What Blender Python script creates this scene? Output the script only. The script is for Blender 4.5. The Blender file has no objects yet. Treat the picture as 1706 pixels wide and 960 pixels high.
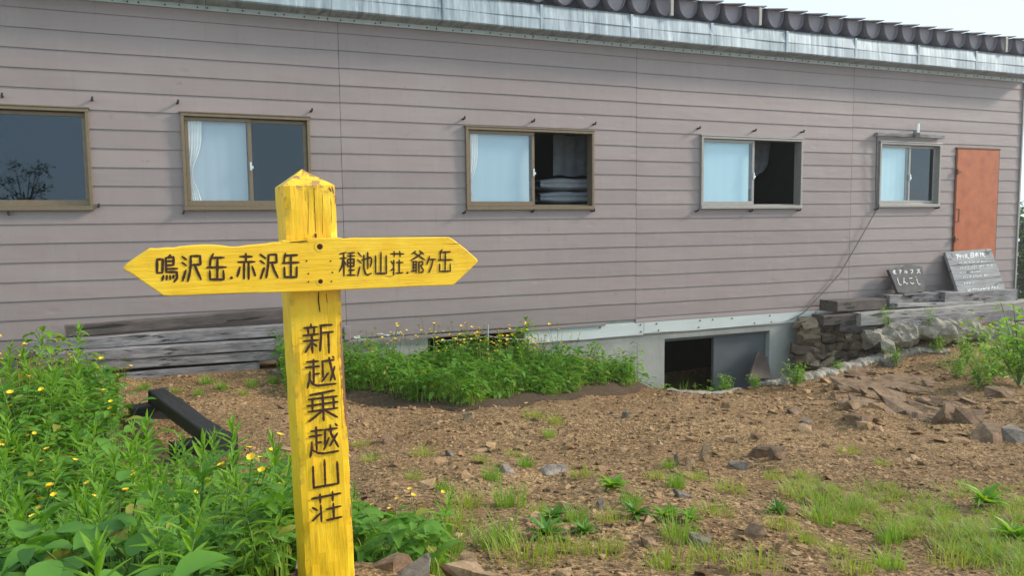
import bpy, bmesh, math, random
import numpy as np
from mathutils import Vector, Matrix, Euler

sc = bpy.context.scene
C = sc.collection
R = math.radians
# ------------------------------------------------------------------ camera
EYE = 1.8
FPX, CX, CY = 1283.86, 853.0, 480.0          # focal length and centre in photo pixels (1706 x 960)
YAW, PITCH, ROLL = 0.392612, 0.088224, -0.010143
cyw, syw, cp, sp = math.cos(YAW), math.sin(YAW), math.cos(PITCH), math.sin(PITCH)
FW = Vector((syw*cp, cyw*cp, -sp)); r_ = Vector((cyw, -syw, 0)); u_ = r_.cross(FW)
RT = r_*math.cos(ROLL) + u_*math.sin(ROLL); UP = u_*math.cos(ROLL) - r_*math.sin(ROLL)
CAM = Vector((0, 0, EYE))
cd = bpy.data.cameras.new('camera'); cam = bpy.data.objects.new('camera', cd); C.objects.link(cam)
cd.sensor_width = 36; cd.lens = FPX/1706*36; cd.clip_start = 0.05; cd.clip_end = 1000
M3 = Matrix((RT, UP, -FW)).transposed()
cam.matrix_world = Matrix.Translation(CAM) @ M3.to_4x4()
sc.camera = cam
# ------------------------------------------------------------------ sky, sun, exposure
SUN_EL, SUN_AZ = R(30), R(105)               # azimuth clockwise from +Y: from the right, slightly in front of the wall
w = bpy.data.worlds.new('World'); sc.world = w; w.use_nodes = True
wn = w.node_tree; bg = wn.nodes['Background']
sky = wn.nodes.new('ShaderNodeTexSky'); sky.sky_type = 'NISHITA'; sky.sun_disc = False
sky.sun_elevation = SUN_EL; sky.sun_rotation = SUN_AZ; sky.altitude = 2400
sky.air_density = 1.0; sky.dust_density = 4.0; sky.ozone_density = 1.0
mx = wn.nodes.new('ShaderNodeMix'); mx.data_type = 'RGBA'
mx.inputs[0].default_value = 0.72            # thin cloud all round evens the sky out
mx.inputs[7].default_value = (8.0, 10.3, 11.1, 1)
wn.links.new(sky.outputs[0], mx.inputs[6]); wn.links.new(mx.outputs[2], bg.inputs[0])
bg.inputs[1].default_value = 0.086
sd = bpy.data.lights.new('sun', 'SUN'); sun = bpy.data.objects.new('sun', sd); C.objects.link(sun)
sd.energy = 2.9; sd.angle = R(9); sd.color = (1.0, 0.90, 0.76)
sdir = Vector((math.sin(SUN_AZ)*math.cos(SUN_EL), math.cos(SUN_AZ)*math.cos(SUN_EL), math.sin(SUN_EL)))
sun.rotation_euler = sdir.to_track_quat('Z', 'Y').to_euler(); sun.location = (20, -5, 20)
sc.view_settings.view_transform = 'Standard'; sc.view_settings.look = 'None'
sc.view_settings.exposure = 0.72; sc.view_settings.gamma = 1.0
sc.cycles.volume_bounces = 1; sc.cycles.max_bounces = 8; sc.cycles.transparent_max_bounces = 12

# ------------------------------------------------------------------ pixel helpers
def raydir(px, py): return FW + RT*((px-CX)/FPX) - UP*((py-CY)/FPX)
def at(px, py, Y):
    d = raydir(px, py); return CAM + d*(Y/d.y)
def atD(px, py, D): return CAM + raydir(px, py)*D
def proj(P):
    v = P-CAM; d = v.dot(FW); return (CX+FPX*v.dot(RT)/d, CY-FPX*v.dot(UP)/d, d)
WY = 8.88                                     # the wall face
def smooth(a, b, x):
    t = np.clip((x-a)/(b-a), 0, 1); return t*t*(3-2*t)

# ------------------------------------------------------------------ materials
def newmat(name):
    m = bpy.data.materials.new(name); m.use_nodes = True
    nt = m.node_tree; return m, nt, nt.nodes['Principled BSDF']
class NB:
    def __init__(s, nt): s.nt = nt
    def n(s, t, **k):
        x = s.nt.nodes.new(t)
        for a, b in k.items(): setattr(x, a, b)
        return x
    def l(s, a, b): s.nt.links.new(a, b)
    def coord(s, scale=(1, 1, 1), out='Object', rot=(0, 0, 0)):
        t = s.n('ShaderNodeTexCoord'); m = s.n('ShaderNodeMapping')
        m.inputs['Scale'].default_value = scale; m.inputs['Rotation'].default_value = rot
        s.l(t.outputs[out], m.inputs[0]); return m.outputs[0]
    def noise(s, v, scale, detail=4, rough=.55, dist=0):
        x = s.n('ShaderNodeTexNoise'); x.inputs['Scale'].default_value = scale; x.inputs['Detail'].default_value = detail
        x.inputs['Roughness'].default_value = rough; x.inputs['Distortion'].default_value = dist
        s.l(v, x.inputs['Vector']); return x.outputs['Fac']
    def voro(s, v, scale, feature='F1', out='Distance'):
        x = s.n('ShaderNodeTexVoronoi', feature=feature); x.inputs['Scale'].default_value = scale
        s.l(v, x.inputs['Vector']); return x.outputs[out]
    def ramp(s, f, stops, interp='LINEAR'):
        x = s.n('ShaderNodeValToRGB'); x.color_ramp.interpolation = interp; e = x.color_ramp.elements
        while len(e) < len(stops): e.new(0.5)
        for k, (p, c) in enumerate(stops):
            e[k].position = p; e[k].color = (c, c, c, 1) if isinstance(c, (int, float)) else (*c, 1)
        s.l(f, x.inputs[0]); return x.outputs[0]
    def mix(s, f, a, b, mode='MIX'):
        x = s.n('ShaderNodeMix', data_type='RGBA', blend_type=mode)
        for k, v in ((0, f), (6, a), (7, b)):
            if hasattr(v, 'node'): s.l(v, x.inputs[k])
            else: x.inputs[k].default_value = v if isinstance(v, (int, float)) else (*v, 1)
        return x.outputs[2]
    def math(s, op, a, b=0.0):
        x = s.n('ShaderNodeMath', operation=op)
        for k, v in ((0, a), (1, b)):
            if hasattr(v, 'node'): s.l(v, x.inputs[k])
            else: x.inputs[k].default_value = v
        return x.outputs[0]
    def bump(s, h, strength, dist, prev=None):
        x = s.n('ShaderNodeBump'); x.inputs['Strength'].default_value = strength; x.inputs['Distance'].default_value = dist
        s.l(h, x.inputs['Height'])
        if prev is not None: s.l(prev, x.inputs['Normal'])
        return x.outputs[0]

def simple(name, c1, c2=None, scale=6, rough=.7, stretch=(1, 1, 1), bump=0, bdist=.003, bscale=None, metal=0, spec=.4, detail=5):
    m, nt, b = newmat(name); k = NB(nt)
    b.inputs['Roughness'].default_value = rough; b.inputs['Metallic'].default_value = metal
    b.inputs['Specular IOR Level'].default_value = spec
    v = k.coord(stretch)
    if c2: k.l(k.mix(k.ramp(k.noise(v, scale, detail), [(.3, 0.0), (.7, 1.0)]), c1, c2), b.inputs['Base Color'])
    else: b.inputs['Base Color'].default_value = (*c1, 1)
    if bump: k.l(k.bump(k.noise(v, bscale or scale*3, 6), bump, bdist), b.inputs['Normal'])
    return m

def mat_siding():
    m, nt, b = newmat('painted_siding'); k = NB(nt)
    v = k.coord(); vs = k.coord((1.2, 1, .25))
    base = k.mix(k.ramp(k.noise(v, .7, 5), [(.3, 0.0), (.7, 1.0)]), (.258, .203, .200), (.296, .236, .230))
    base = k.mix(k.math('MULTIPLY', k.ramp(k.noise(vs, 5, 6, .65), [(.52, 0.0), (.8, 1.0)]), .35), base, (.33, .28, .275))
    base = k.mix(k.math('MULTIPLY', k.ramp(k.noise(v, 9, 3), [(.68, 0.0), (.74, 1.0)]), .45), base, (.19, .155, .15))
    gi = k.n('ShaderNodeNewGeometry')
    base = k.mix(1.0, base, k.ramp(gi.outputs['Random Per Island'], [(0, (.95, .945, .945)), (1, (1.09, 1.075, 1.06))]), 'MULTIPLY')
    base = k.mix(k.math('MULTIPLY', k.ramp(k.noise(k.coord((7, 1, .5)), 3, 5, .7), [(.55, 0.0), (.72, 1.0)]), .30), base, (.20, .165, .165))
    base = k.mix(k.math('MULTIPLY', k.ramp(k.noise(k.coord((.7, 1, 1.6)), 1.6, 4), [(.5, 0.0), (.75, 1.0)]), .30), base, (.335, .29, .285))
    k.l(base, b.inputs['Base Color']); b.inputs['Roughness'].default_value = .48
    n1 = k.bump(k.noise(k.coord((.6, 1, 2.2)), 2.2, 2), .35, .02)
    d = k.ramp(k.voro(k.coord((.8, 1, 1.5)), 2.1), [(0.0, 0.0), (.12, 1.0)])
    n2 = k.bump(d, .4, .008, n1)
    k.l(k.bump(k.noise(v, 160, 2), .05, .001, n2), b.inputs['Normal']); return m

def mat_galv():
    m, nt, b = newmat('galvanised_sheet'); k = NB(nt)
    v = k.coord((5, 1, .35)); u = k.coord()
    c = k.mix(k.ramp(k.noise(v, 3.4, 6, .7), [(.32, 0.0), (.68, 1.0)]), (.17, .20, .235), (.50, .56, .605))
    c = k.mix(k.ramp(k.noise(u, 3, 5), [(.5, 0.0), (.66, .7)]), c, (.30, .345, .385))
    k.l(c, b.inputs['Base Color']); b.inputs['Metallic'].default_value = .25
    k.l(k.ramp(k.noise(v, 4, 4), [(.3, .42), (.7, .7)]), b.inputs['Roughness'])
    k.l(k.bump(k.noise(u, 4, 3), .25, .01), b.inputs['Normal']); return m

def mat_wood(name, dark, light, axis='X', crack=(.02, .017, .015), rough=.85, gs=1.0, knots=True):
    m, nt, b = newmat(name); k = NB(nt)
    s = {'X': (.12, 1, 1), 'Y': (1, .12, 1), 'Z': (1, 1, .12)}[axis]
    v = k.coord(tuple(a*gs for a in s))
    g = k.noise(v, 32, 8, .7, .8)
    col = k.mix(k.ramp(g, [(.3, 0.0), (.68, 1.0)]), dark, light)
    col = k.mix(k.ramp(k.noise(k.coord((1, 1, 1)), 3, 4), [(.35, .0), (.7, .55)]), col, dark)
    cr = k.ramp(k.noise(v, 14, 5, .6, .5), [(.35, 1.0), (.40, 0.0)])
    col = k.mix(cr, col, crack); k.l(col, b.inputs['Base Color'])
    b.inputs['Roughness'].default_value = rough
    n1 = k.bump(g, .6, .006); k.l(k.bump(k.math('SUBTRACT', 1.0, cr), .8, .006, n1), b.inputs['Normal']); return m

def mat_yellow(name, axis):
    m, nt, b = newmat(name); k = NB(nt)
    s = (.07, 1, 1) if axis == 'X' else (1, 1, .07)
    v = k.coord(s); u = k.coord()
    g = k.noise(v, 95, 6, .65, .6)
    base = k.mix(k.ramp(k.noise(u, 14, 4), [(.3, 0.0), (.7, 1.0)]), (.79, .455, .006), (.86, .54, .014))
    base = k.mix(k.math('MULTIPLY', k.ramp(g, [(.5, 0.0), (.7, 1.0)]), .6 if axis == 'Z' else .35), base, (.66, .33, .004))
    base = k.mix(k.math('MULTIPLY', k.ramp(k.noise(u, 7, 5, .65), [(.5, 0.0), (.72, 1.0)]), .25), base, (.86, .61, .08))
    cr = k.ramp(k.noise(v, 42 if axis == 'Z' else 50, 3, .5, .35), [(.27, 1.0), (.31, 0.0)])
    gate = k.ramp(k.noise(u, 5, 2), [(.42, 0.0), (.56, 1.0)])
    cr = k.math('MULTIPLY', cr, gate)
    ed = k.n('ShaderNodeNewGeometry'); pt = k.ramp(ed.outputs['Pointiness'], [(.53, 0.0), (.60, 1.0)])
    chip = k.math('MULTIPLY', pt, k.ramp(k.noise(u, 38, 5, .7), [(.52, 0.0), (.57, 1.0)]))
    base = k.mix(chip, base, (.28, .13, .06))
    chip2 = k.ramp(k.noise(k.coord((1.6, 1.6, .35) if axis == 'Z' else (.35, 1.6, 1.6)), 26, 5, .7), [(.715, 0.0), (.735, 1.0)])
    base = k.mix(chip2, base, (.33, .15, .05))
    base = k.mix(cr, base, (.16, .07, .012))
    k.l(base, b.inputs['Base Color']); b.inputs['Roughness'].default_value = .5
    n1 = k.bump(g, .7, .003); n2 = k.bump(k.math('SUBTRACT', 1.0, cr), .9, .003, n1)
    k.l(k.bump(k.math('SUBTRACT', 1.0, chip2), .6, .0015, n2), b.inputs['Normal']); return m

def mat_ground():
    m, nt, b = newmat('gravelly_soil'); k = NB(nt)
    v = k.coord()
    c = k.mix(k.ramp(k.noise(v, .9, 6, .6), [(.3, 0.0), (.7, 1.0)]), (.17, .096, .047), (.285, .185, .100))
    c = k.mix(k.ramp(k.noise(v, 26, 6, .7), [(.42, 0.0), (.75, .6)]), c, (.38, .27, .165))
    c = k.mix(k.math('MULTIPLY', k.ramp(k.noise(v, 1.6, 6, .7), [(.56, 0.0), (.72, 1.0)]), .35), c, (.13, .135, .04))
    for scl, lo, hi in ((42, .55, 1.5), (95, .5, 1.55), (200, .6, 1.4)):
        col = k.voro(v, scl, 'F1', 'Color'); g = k.n('ShaderNodeSeparateColor'); k.l(col, g.inputs[0])
        c = k.mix(.85, c, k.ramp(g.outputs[0], [(0, (lo, lo*.96, lo*.92)), (.5, .95), (1, (hi, hi*.97, hi*.93))]), 'MULTIPLY')
    k.l(c, b.inputs['Base Color']); b.inputs['Roughness'].default_value = .95; b.inputs['Specular IOR Level'].default_value = .15
    n1 = k.bump(k.noise(v, 30, 8, .75), .8, .02)
    n2 = k.bump(k.voro(v, 42), .6, .012, n1)
    k.l(k.bump(k.voro(v, 95), .7, .007, n2), b.inputs['Normal']); return m

def mat_rock(name, c1, c2, island=False, sc_=7):
    m, nt, b = newmat(name); k = NB(nt)
    v = k.coord((1, 1, 1.6)); col = k.mix(k.ramp(k.noise(v, sc_, 8, .65), [(.32, 0.0), (.68, 1.0)]), c1, c2)
    if island:
        g = k.n('ShaderNodeNewGeometry')
        col = k.mix(1.0, col, k.ramp(g.outputs['Random Per Island'], [(0, (.5, .44, .40)), (.35, (.9, .78, .66)), (.7, (1.25, 1.1, .95)), (1, (1.75, 1.62, 1.5))]), 'MULTIPLY')
    else:
        oi = k.n('ShaderNodeObjectInfo')
        col = k.mix(1.0, col, k.ramp(oi.outputs['Random'], [(0, (.75, .72, .7)), (1, (1.2, 1.15, 1.1))]), 'MULTIPLY')
    u = k.coord()
    col = k.mix(.9, col, k.ramp(k.noise(u, sc_*7, 8, .8), [(.3, .5), (.5, 1.0), (.72, 1.5)]), 'MULTIPLY')
    cr = k.ramp(k.voro(k.coord((1, 1, 2.2)), sc_*.7, 'DISTANCE_TO_EDGE'), [(0.0, .35), (.03, 1.0)])
    if not island: col = k.mix(.8, col, cr, 'MULTIPLY')
    k.l(col, b.inputs['Base Color']); b.inputs['Roughness'].default_value = .9; b.inputs['Specular IOR Level'].default_value = .2
    k.l(k.bump(k.noise(v, sc_*6, 8, .75), .7, .009), b.inputs['Normal']); return m

def mat_leaf(name, c1, c2, c3, trans=.35, rough=.5, veins=True):
    m, nt, b = newmat(name); k = NB(nt)
    g = k.n('ShaderNodeNewGeometry'); oi = k.n('ShaderNodeObjectInfo')
    col = k.mix(g.outputs['Random Per Island'], c1, c2)
    col = k.mix(k.math('MULTIPLY', oi.outputs['Random'], .6), col, c3)
    if veins: col = k.mix(k.ramp(g.outputs['Random Per Island'], [(.955, 0.0), (.965, .75)]), col, (.30, .24, .04))
    if veins:
        col = k.mix(k.math('MULTIPLY', k.ramp(k.noise(k.coord(), 60, 3), [(.45, 0.0), (.7, 1.0)]), .35), col, c2)
    k.l(col, b.inputs['Base Color']); b.inputs['Roughness'].default_value = rough; b.inputs['Specular IOR Level'].default_value = .35
    tr = k.n('ShaderNodeBsdfTranslucent'); hs = k.n('ShaderNodeMix', data_type='RGBA', blend_type='MULTIPLY')
    hs.inputs[0].default_value = 1; k.l(col, hs.inputs[6]); hs.inputs[7].default_value = (1.5, 1.5, .7, 1)
    k.l(hs.outputs[2], tr.inputs[0])
    ms = k.n('ShaderNodeMixShader'); ms.inputs[0].default_value = trans
    k.l(b.outputs[0], ms.inputs[1]); k.l(tr.outputs[0], ms.inputs[2])
    k.l(ms.outputs[0], nt.nodes['Material Output'].inputs[0]); return m

def mat_glass(name, tint=(1, 1, 1), refl=1.0, f0=.045):
    m, nt, b = newmat(name); k = NB(nt)
    t = k.n('ShaderNodeBsdfTransparent'); t.inputs[0].default_value = (*tint, 1)
    g = k.n('ShaderNodeBsdfGlossy'); g.inputs['Roughness'].default_value = .015; g.inputs[0].default_value = (refl*.86, refl*.97, refl*1.1, 1)
    lw = k.n('ShaderNodeLayerWeight'); lw.inputs[0].default_value = .5; f5 = k.math('ADD', k.math('MULTIPLY', k.math('POWER', lw.outputs['Facing'], 4.0), .8), f0)
    ms = k.n('ShaderNodeMixShader'); k.l(f5, ms.inputs[0]); k.l(t.outputs[0], ms.inputs[1]); k.l(g.outputs[0], ms.inputs[2])
    k.l(ms.outputs[0], nt.nodes['Material Output'].inputs[0]); return m

MT = dict(
 siding=mat_siding(), galv=mat_galv(),
 strip=simple('pale_flashing', (.40, .45, .46), (.52, .57, .58), 8, .5, bump=.1, metal=.2),
 roof=simple('brown_roof_sheet', (.20, .172, .195), (.27, .235, .26), 3, .5, bump=.1),
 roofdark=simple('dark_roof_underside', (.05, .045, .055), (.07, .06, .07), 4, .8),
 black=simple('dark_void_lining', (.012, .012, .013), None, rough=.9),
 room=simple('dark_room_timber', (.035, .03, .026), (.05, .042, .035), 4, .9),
 conc=simple('foundation_concrete', (.30, .29, .27), (.42, .41, .385), 3, .9, (1, 1, .6), .5, .006, 26),
 white=simple('white_skirt_board', (.50, .53, .53), (.60, .63, .62), 4, .6, (.3, 1, 1), .15),
 bronze=simple('bronze_aluminium', (.19, .135, .085), (.225, .165, .11), 20, .4, metal=.35),
 grey_al=simple('grey_aluminium', (.30, .27, .25), (.36, .33, .31), 20, .45, metal=.3),
 glass=mat_glass('window_glass'), blueglass=mat_glass('bluish_window_glass', (.38, .46, .56), 1.0, .06), darkglass=mat_glass('smoked_glass', (.42, .46, .5), 1.25),
 peg=simple('rusty_peg_steel', (.03, .022, .018), (.06, .04, .03), 40, .7),
 chrome=simple('pale_latch_metal', (.65, .65, .62), None, rough=.3, metal=.7),
 curtain=simple('white_curtain_cloth', (.74, .77, .78), (.82, .84, .84), 12, .9),
 door=simple('orange_door_paint', (.36, .088, .030), (.48, .135, .05), 7, .5, bump=.2, bscale=5, bdist=.008, detail=8),
 hinge=simple('dark_orange_iron', (.19, .07, .035), (.12, .045, .025), 30, .6),
 y_post=mat_yellow('yellow_paint_on_post', 'Z'), y_arm=mat_yellow('yellow_paint_on_board', 'X'),
 barewood=mat_wood('splintered_bare_wood', (.16, .05, .02), (.48, .27, .14), 'Z'),
 letter=simple('brown_carved_lettering', (.030, .009, .006), (.05, .016, .010), 60, .75, bump=.3, bscale=300, bdist=.001),
 hole=simple('dark_bolt_hole', (.035, .012, .006), None, rough=.9),
 logwood=mat_wood('weathered_grey_timber', (.075, .066, .07), (.40, .37, .38)),
 logdark=mat_wood('dark_weathered_timber', (.045, .035, .032), (.16, .125, .115)),
 plankpale=mat_wood('bleached_timber', (.17, .155, .15), (.46, .43, .41)),
 charred=mat_wood('black_stained_timber', (.006, .006, .0065), (.020, .019, .020), rough=.55, crack=(.004, .004, .004)),
 slate=simple('dark_slate', (.045, .042, .044), (.10, .09, .092), 9, .75, bump=.7, bdist=.008, bscale=22),
 board=mat_wood('silvered_board', (.17, .165, .17), (.36, .36, .37), 'X', crack=(.09, .085, .085)),
 chalk=simple('white_paint_marks', (.78, .78, .78), (.62, .62, .62), 60, .9),
 ground=mat_ground(),
 rock=mat_rock('brown_rock', (.11, .068, .044), (.27, .185, .125)),
 rockgrey=mat_rock('grey_rock', (.12, .10, .088), (.27, .235, .205)),
 rocktan=mat_rock('tan_rock', (.20, .135, .08), (.38, .28, .185)),
 wallstone=mat_rock('wall_stone', (.11, .088, .07), (.235, .195, .16), True),
 pebble=mat_rock('gravel_pebbles', (.165, .106, .062), (.325, .228, .142), True, 12),
 mortar=mat_rock('rough_mortar', (.20, .175, .145), (.38, .35, .305)),
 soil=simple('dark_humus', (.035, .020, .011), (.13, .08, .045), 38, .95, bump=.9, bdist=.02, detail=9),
 stem=simple('green_stem', (.10, .19, .035), (.16, .24, .06), 30, .6),
 bark=simple('tree_bark', (.06, .045, .035), (.11, .085, .065), 14, .9, bump=.7),
 leaf=mat_leaf('herb_leaf', (.095, .23, .016), (.17, .33, .024), (.22, .37, .04), .4),
 leafdeep=mat_leaf('deep_green_leaf', (.055, .165, .016), (.10, .24, .025), (.13, .28, .03), .3),
 leafshade=mat_leaf('shaded_undergrowth_leaf', (.06, .17, .013), (.12, .26, .022), (.12, .26, .03), .35),  # darker than herb_leaf: shade low in the plant mass painted into the colour
 leafbright=mat_leaf('bright_leaf', (.17, .32, .03), (.25, .42, .05), (.20, .36, .05), .4),
 grass=mat_leaf('grass_blade', (.12, .25, .025), (.20, .34, .045), (.28, .38, .07), .35, veins=False),
 grassyel=mat_leaf('yellow_green_blade', (.19, .29, .022), (.29, .37, .045), (.32, .34, .07), .35, veins=False),
 dry=mat_leaf('dry_straw', (.36, .28, .13), (.45, .36, .18), (.34, .22, .10), .3, veins=False),
 seed=simple('reddish_seed', (.34, .15, .06), (.45, .25, .11), 60, .8),
 petal=simple('yellow_petal', (.80, .47, .01), (.85, .55, .02), 60, .5),
 wpetal=simple('white_petal', (.75, .77, .72), None, rough=.7),
 foliage=mat_leaf('tree_leaf', (.03, .075, .03), (.05, .11, .04), (.06, .12, .05), .2),
 cablem=simple('grey_cable', (.16, .15, .15), None, rough=.6),
 cable=simple('pale_cable', (.42, .41, .40), None, rough=.6),
 cabled=simple('dark_cable', (.06, .05, .05), None, rough=.6),
 ply=simple('brown_plywood', (.075, .05, .042), (.11, .075, .06), 6, .7),
 shutter=simple('grey_sliding_panel', (.10, .105, .115), (.13, .135, .145), 3, .45),
 quilt=simple('grey_quilt_cloth', (.20, .21, .235), (.27, .285, .31), 12, .9, bump=.3, bscale=30),
 pvc=simple('grey_pipe', (.28, .31, .32), None, rough=.5),
 lampgrey=simple('lamp_body', (.20, .20, .20), None, rough=.4), whitep=simple('white_plastic', (.85, .85, .83), None, rough=.35),
)
BLIND = [simple('pale_blind_%s' % n, c, None, rough=.85) for n, c in
         (('grey', (.42, .50, .57)), ('blue', (.42, .56, .64)), ('sky', (.48, .69, .78)), ('light', (.55, .76, .82)))]

# ------------------------------------------------------------------ mesh helpers
class MB:
    """collects shapes into one mesh"""
    def __init__(s): s.v = []; s.f = []; s.m = []
    def add(s, vs, fs, mi=0, M=None):
        o = len(s.v)
        s.v += [tuple(M @ Vector(p)) for p in vs] if M is not None else [tuple(p) for p in vs]
        s.f += [tuple(i+o for i in f) for f in fs]; s.m += [mi]*len(fs); return s
    def box(s, a, b, mi=0, M=None):
        (x0, y0, z0), (x1, y1, z1) = a, b
        vs = [(x0, y0, z0), (x1, y0, z0), (x1, y1, z0), (x0, y1, z0), (x0, y0, z1), (x1, y0, z1), (x1, y1, z1), (x0, y1, z1)]
        return s.add(vs, [(0, 3, 2, 1), (4, 5, 6, 7), (0, 1, 5, 4), (1, 2, 6, 5), (2, 3, 7, 6), (3, 0, 4, 7)], mi, M)
    def tube(s, pts, rad, n=6, mi=0, cap=True):
        pts = [Vector(p) for p in pts]; rr = rad if isinstance(rad, (list, tuple)) else [rad]*len(pts)
        vs = []; fs = []
        for i, p in enumerate(pts):
            t = (pts[min(i+1, len(pts)-1)]-pts[max(i-1, 0)]).normalized()
            a = t.cross(Vector((0, 0, 1)) if abs(t.z) < .9 else Vector((1, 0, 0))).normalized(); b = t.cross(a)
            for k in range(n):
                q = 2*math.pi*k/n; vs.append(p + (a*math.cos(q)+b*math.sin(q))*rr[i])
        for i in range(len(pts)-1):
            for k in range(n):
                fs.append((i*n+k, i*n+(k+1) % n, (i+1)*n+(k+1) % n, (i+1)*n+k))
        if cap: fs += [tuple(range(n)), tuple(range(len(vs)-1, len(vs)-1-n, -1))]
        return s.add(vs, fs, mi)
    def mesh(s, name, smooth_=False):
        me = bpy.data.meshes.new(name); me.from_pydata(s.v, [], s.f)
        me.polygons.foreach_set('material_index', s.m)
        if smooth_: me.polygons.foreach_set('use_smooth', [True]*len(s.f))
        me.update(); return me
    def build(s, name, mats, parent=None, smooth_=False, bevel=0):
        return put(name, s.mesh(name, smooth_), mats, parent, bevel)
def put(name, me, mats, parent=None, bevel=0):
    if not isinstance(mats, (list, tuple)): mats = [mats]
    if not me.materials:
        for x in mats: me.materials.append(x)
    o = bpy.data.objects.new(name, me); C.objects.link(o)
    if parent: o.parent = parent
    if bevel:
        b = o.modifiers.new('bevel', 'BEVEL'); b.width = bevel; b.segments = 2; b.limit_method = 'ANGLE'
    return o
def tag(o, label=None, cat=None, group=None, kind=None):
    if label: o['label'] = label
    if cat: o['category'] = cat
    if group: o['group'] = group
    if kind: o['kind'] = kind
    return o
def thing(name, label, cat, loc=(0, 0, 0), group=None, rot=(0, 0, 0)):
    o = bpy.data.objects.new(name, None); C.objects.link(o); o.empty_display_size = .1
    o.location = loc; o.rotation_euler = rot; return tag(o, label, cat, group)
def np_mesh(name, V, F, smooth_=False):
    """V (n,3) floats, F (m,k) ints, all faces with k corners"""
    me = bpy.data.meshes.new(name); V = np.asarray(V, np.float32); F = np.asarray(F, np.int32); k = F.shape[1]
    me.vertices.add(len(V)); me.vertices.foreach_set('co', V.ravel())
    me.loops.add(F.size); me.loops.foreach_set('vertex_index', F.ravel())
    me.polygons.add(len(F)); me.polygons.foreach_set('loop_start', np.arange(0, F.size, k, dtype=np.int32))
    me.polygons.foreach_set('loop_total', np.full(len(F), k, np.int32))
    me.polygons.foreach_set('use_smooth', np.full(len(F), bool(smooth_)))
    me.update(calc_edges=True); me.validate(); return me
def dup(root, loc, rotz=0, scale=1, tilt=(0, 0)):
    r = root.copy(); C.objects.link(r); r.location = loc; r.rotation_euler = (tilt[0], tilt[1], rotz); r.scale = (scale,)*3
    for ch in root.children:
        c = ch.copy(); C.objects.link(c); c.parent = r
    return r

# ------------------------------------------------------------------ ground
def rel(z): return EYE+z
ctrl = []
for px, py, D in [(700, 960, 2.35), (1000, 960, 2.5), (1300, 960, 2.6), (1700, 960, 2.75), (850, 830, 3.65), (1200, 830, 3.8), (1650, 830, 4.05),
                  (700, 760, 5.0), (1100, 760, 5.1), (1500, 760, 5.45), (1700, 750, 5.7), (650, 700, 6.2), (1000, 690, 6.5), (1300, 690, 6.8), (1600, 700, 6.9),
                  (640, 665, 7.3), (860, 672, 7.3), (1000, 668, 7.5), (1600, 640, 8.5), (1700, 645, 8.4), (262, 718, 5.5), (450, 700, 6.1), (560, 960, 1.85)]:
    P = atD(px, py, D); ctrl.append((P.x, P.y, P.z))
for px, py, Y in [(1115, 650, 7.75), (1200, 655, 7.8), (1290, 640, 7.85), (1400, 615, 7.95), (1490, 590, 8.1), (1560, 570, 8.2), (1690, 556, 8.2),
                  (150, 642, 8.2), (440, 622, 8.2), (200, 660, 7.6), (700, 620, 8.6), (1000, 630, 8.6)]:
    P = at(px, py, Y); ctrl.append((P.x, P.y, P.z))
for x, y, z in [(-.9, 1.2, -1.12), (-.6, 2.2, -1.28), (-2.5, 2.5, -1.35), (-1.4, 3.6, -1.46), (-2.4, 5.5, -1.55), (-5, 6, -1.5), (-5, 2, -1.4), (-5, 8.8, -1.5), (0, -1, -1.15), (3, 0, -1.1), (6, 1, -1.25),
                (-4, -3, -1.3), (4, -4, -1.2), (9, -2, -1.4), (10, 3.5, -1.6), (13, 5, -1.7), (14, 8.8, -1.72), (11.5, 8.85, -1.7), (18, 3, -1.9), (18, 9, -2.0), (9.3, 8.85, -1.72), (-1, 8.85, -1.6), (2, 8.85, -1.7), (4.6, 8.85, -1.78), (.75, 1.7, -.98)]:
    ctrl.append((x, y, rel(z)))
ctrl = np.array(ctrl)
def tps(r2): return np.where(r2 > 1e-9, r2*np.log(r2+1e-12), 0)
n_ = len(ctrl); d2 = ((ctrl[:, None, :2]-ctrl[None, :, :2])**2).sum(-1)
A = np.zeros((n_+3, n_+3)); A[:n_, :n_] = tps(d2)+np.eye(n_)*.12; A[:n_, n_] = 1; A[:n_, n_+1:] = ctrl[:, :2]; A[n_:, :n_] = A[:n_, n_:].T
W_ = np.linalg.solve(A, np.concatenate([ctrl[:, 2], np.zeros(3)]))
rs = np.random.RandomState(3)
waves = [(rs.uniform(.8, 7), rs.uniform(0, 6.28), rs.uniform(0, 6.28)) for _ in range(26)]
lipx = np.array([at(1115, 650, 7.75).x, at(1200, 655, 7.8).x, at(1290, 640, 7.85).x, at(1400, 615, 7.95).x, at(1490, 590, 8.1).x]); lipy = np.array([7.75, 7.8, 7.85, 7.95, 8.1])
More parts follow.
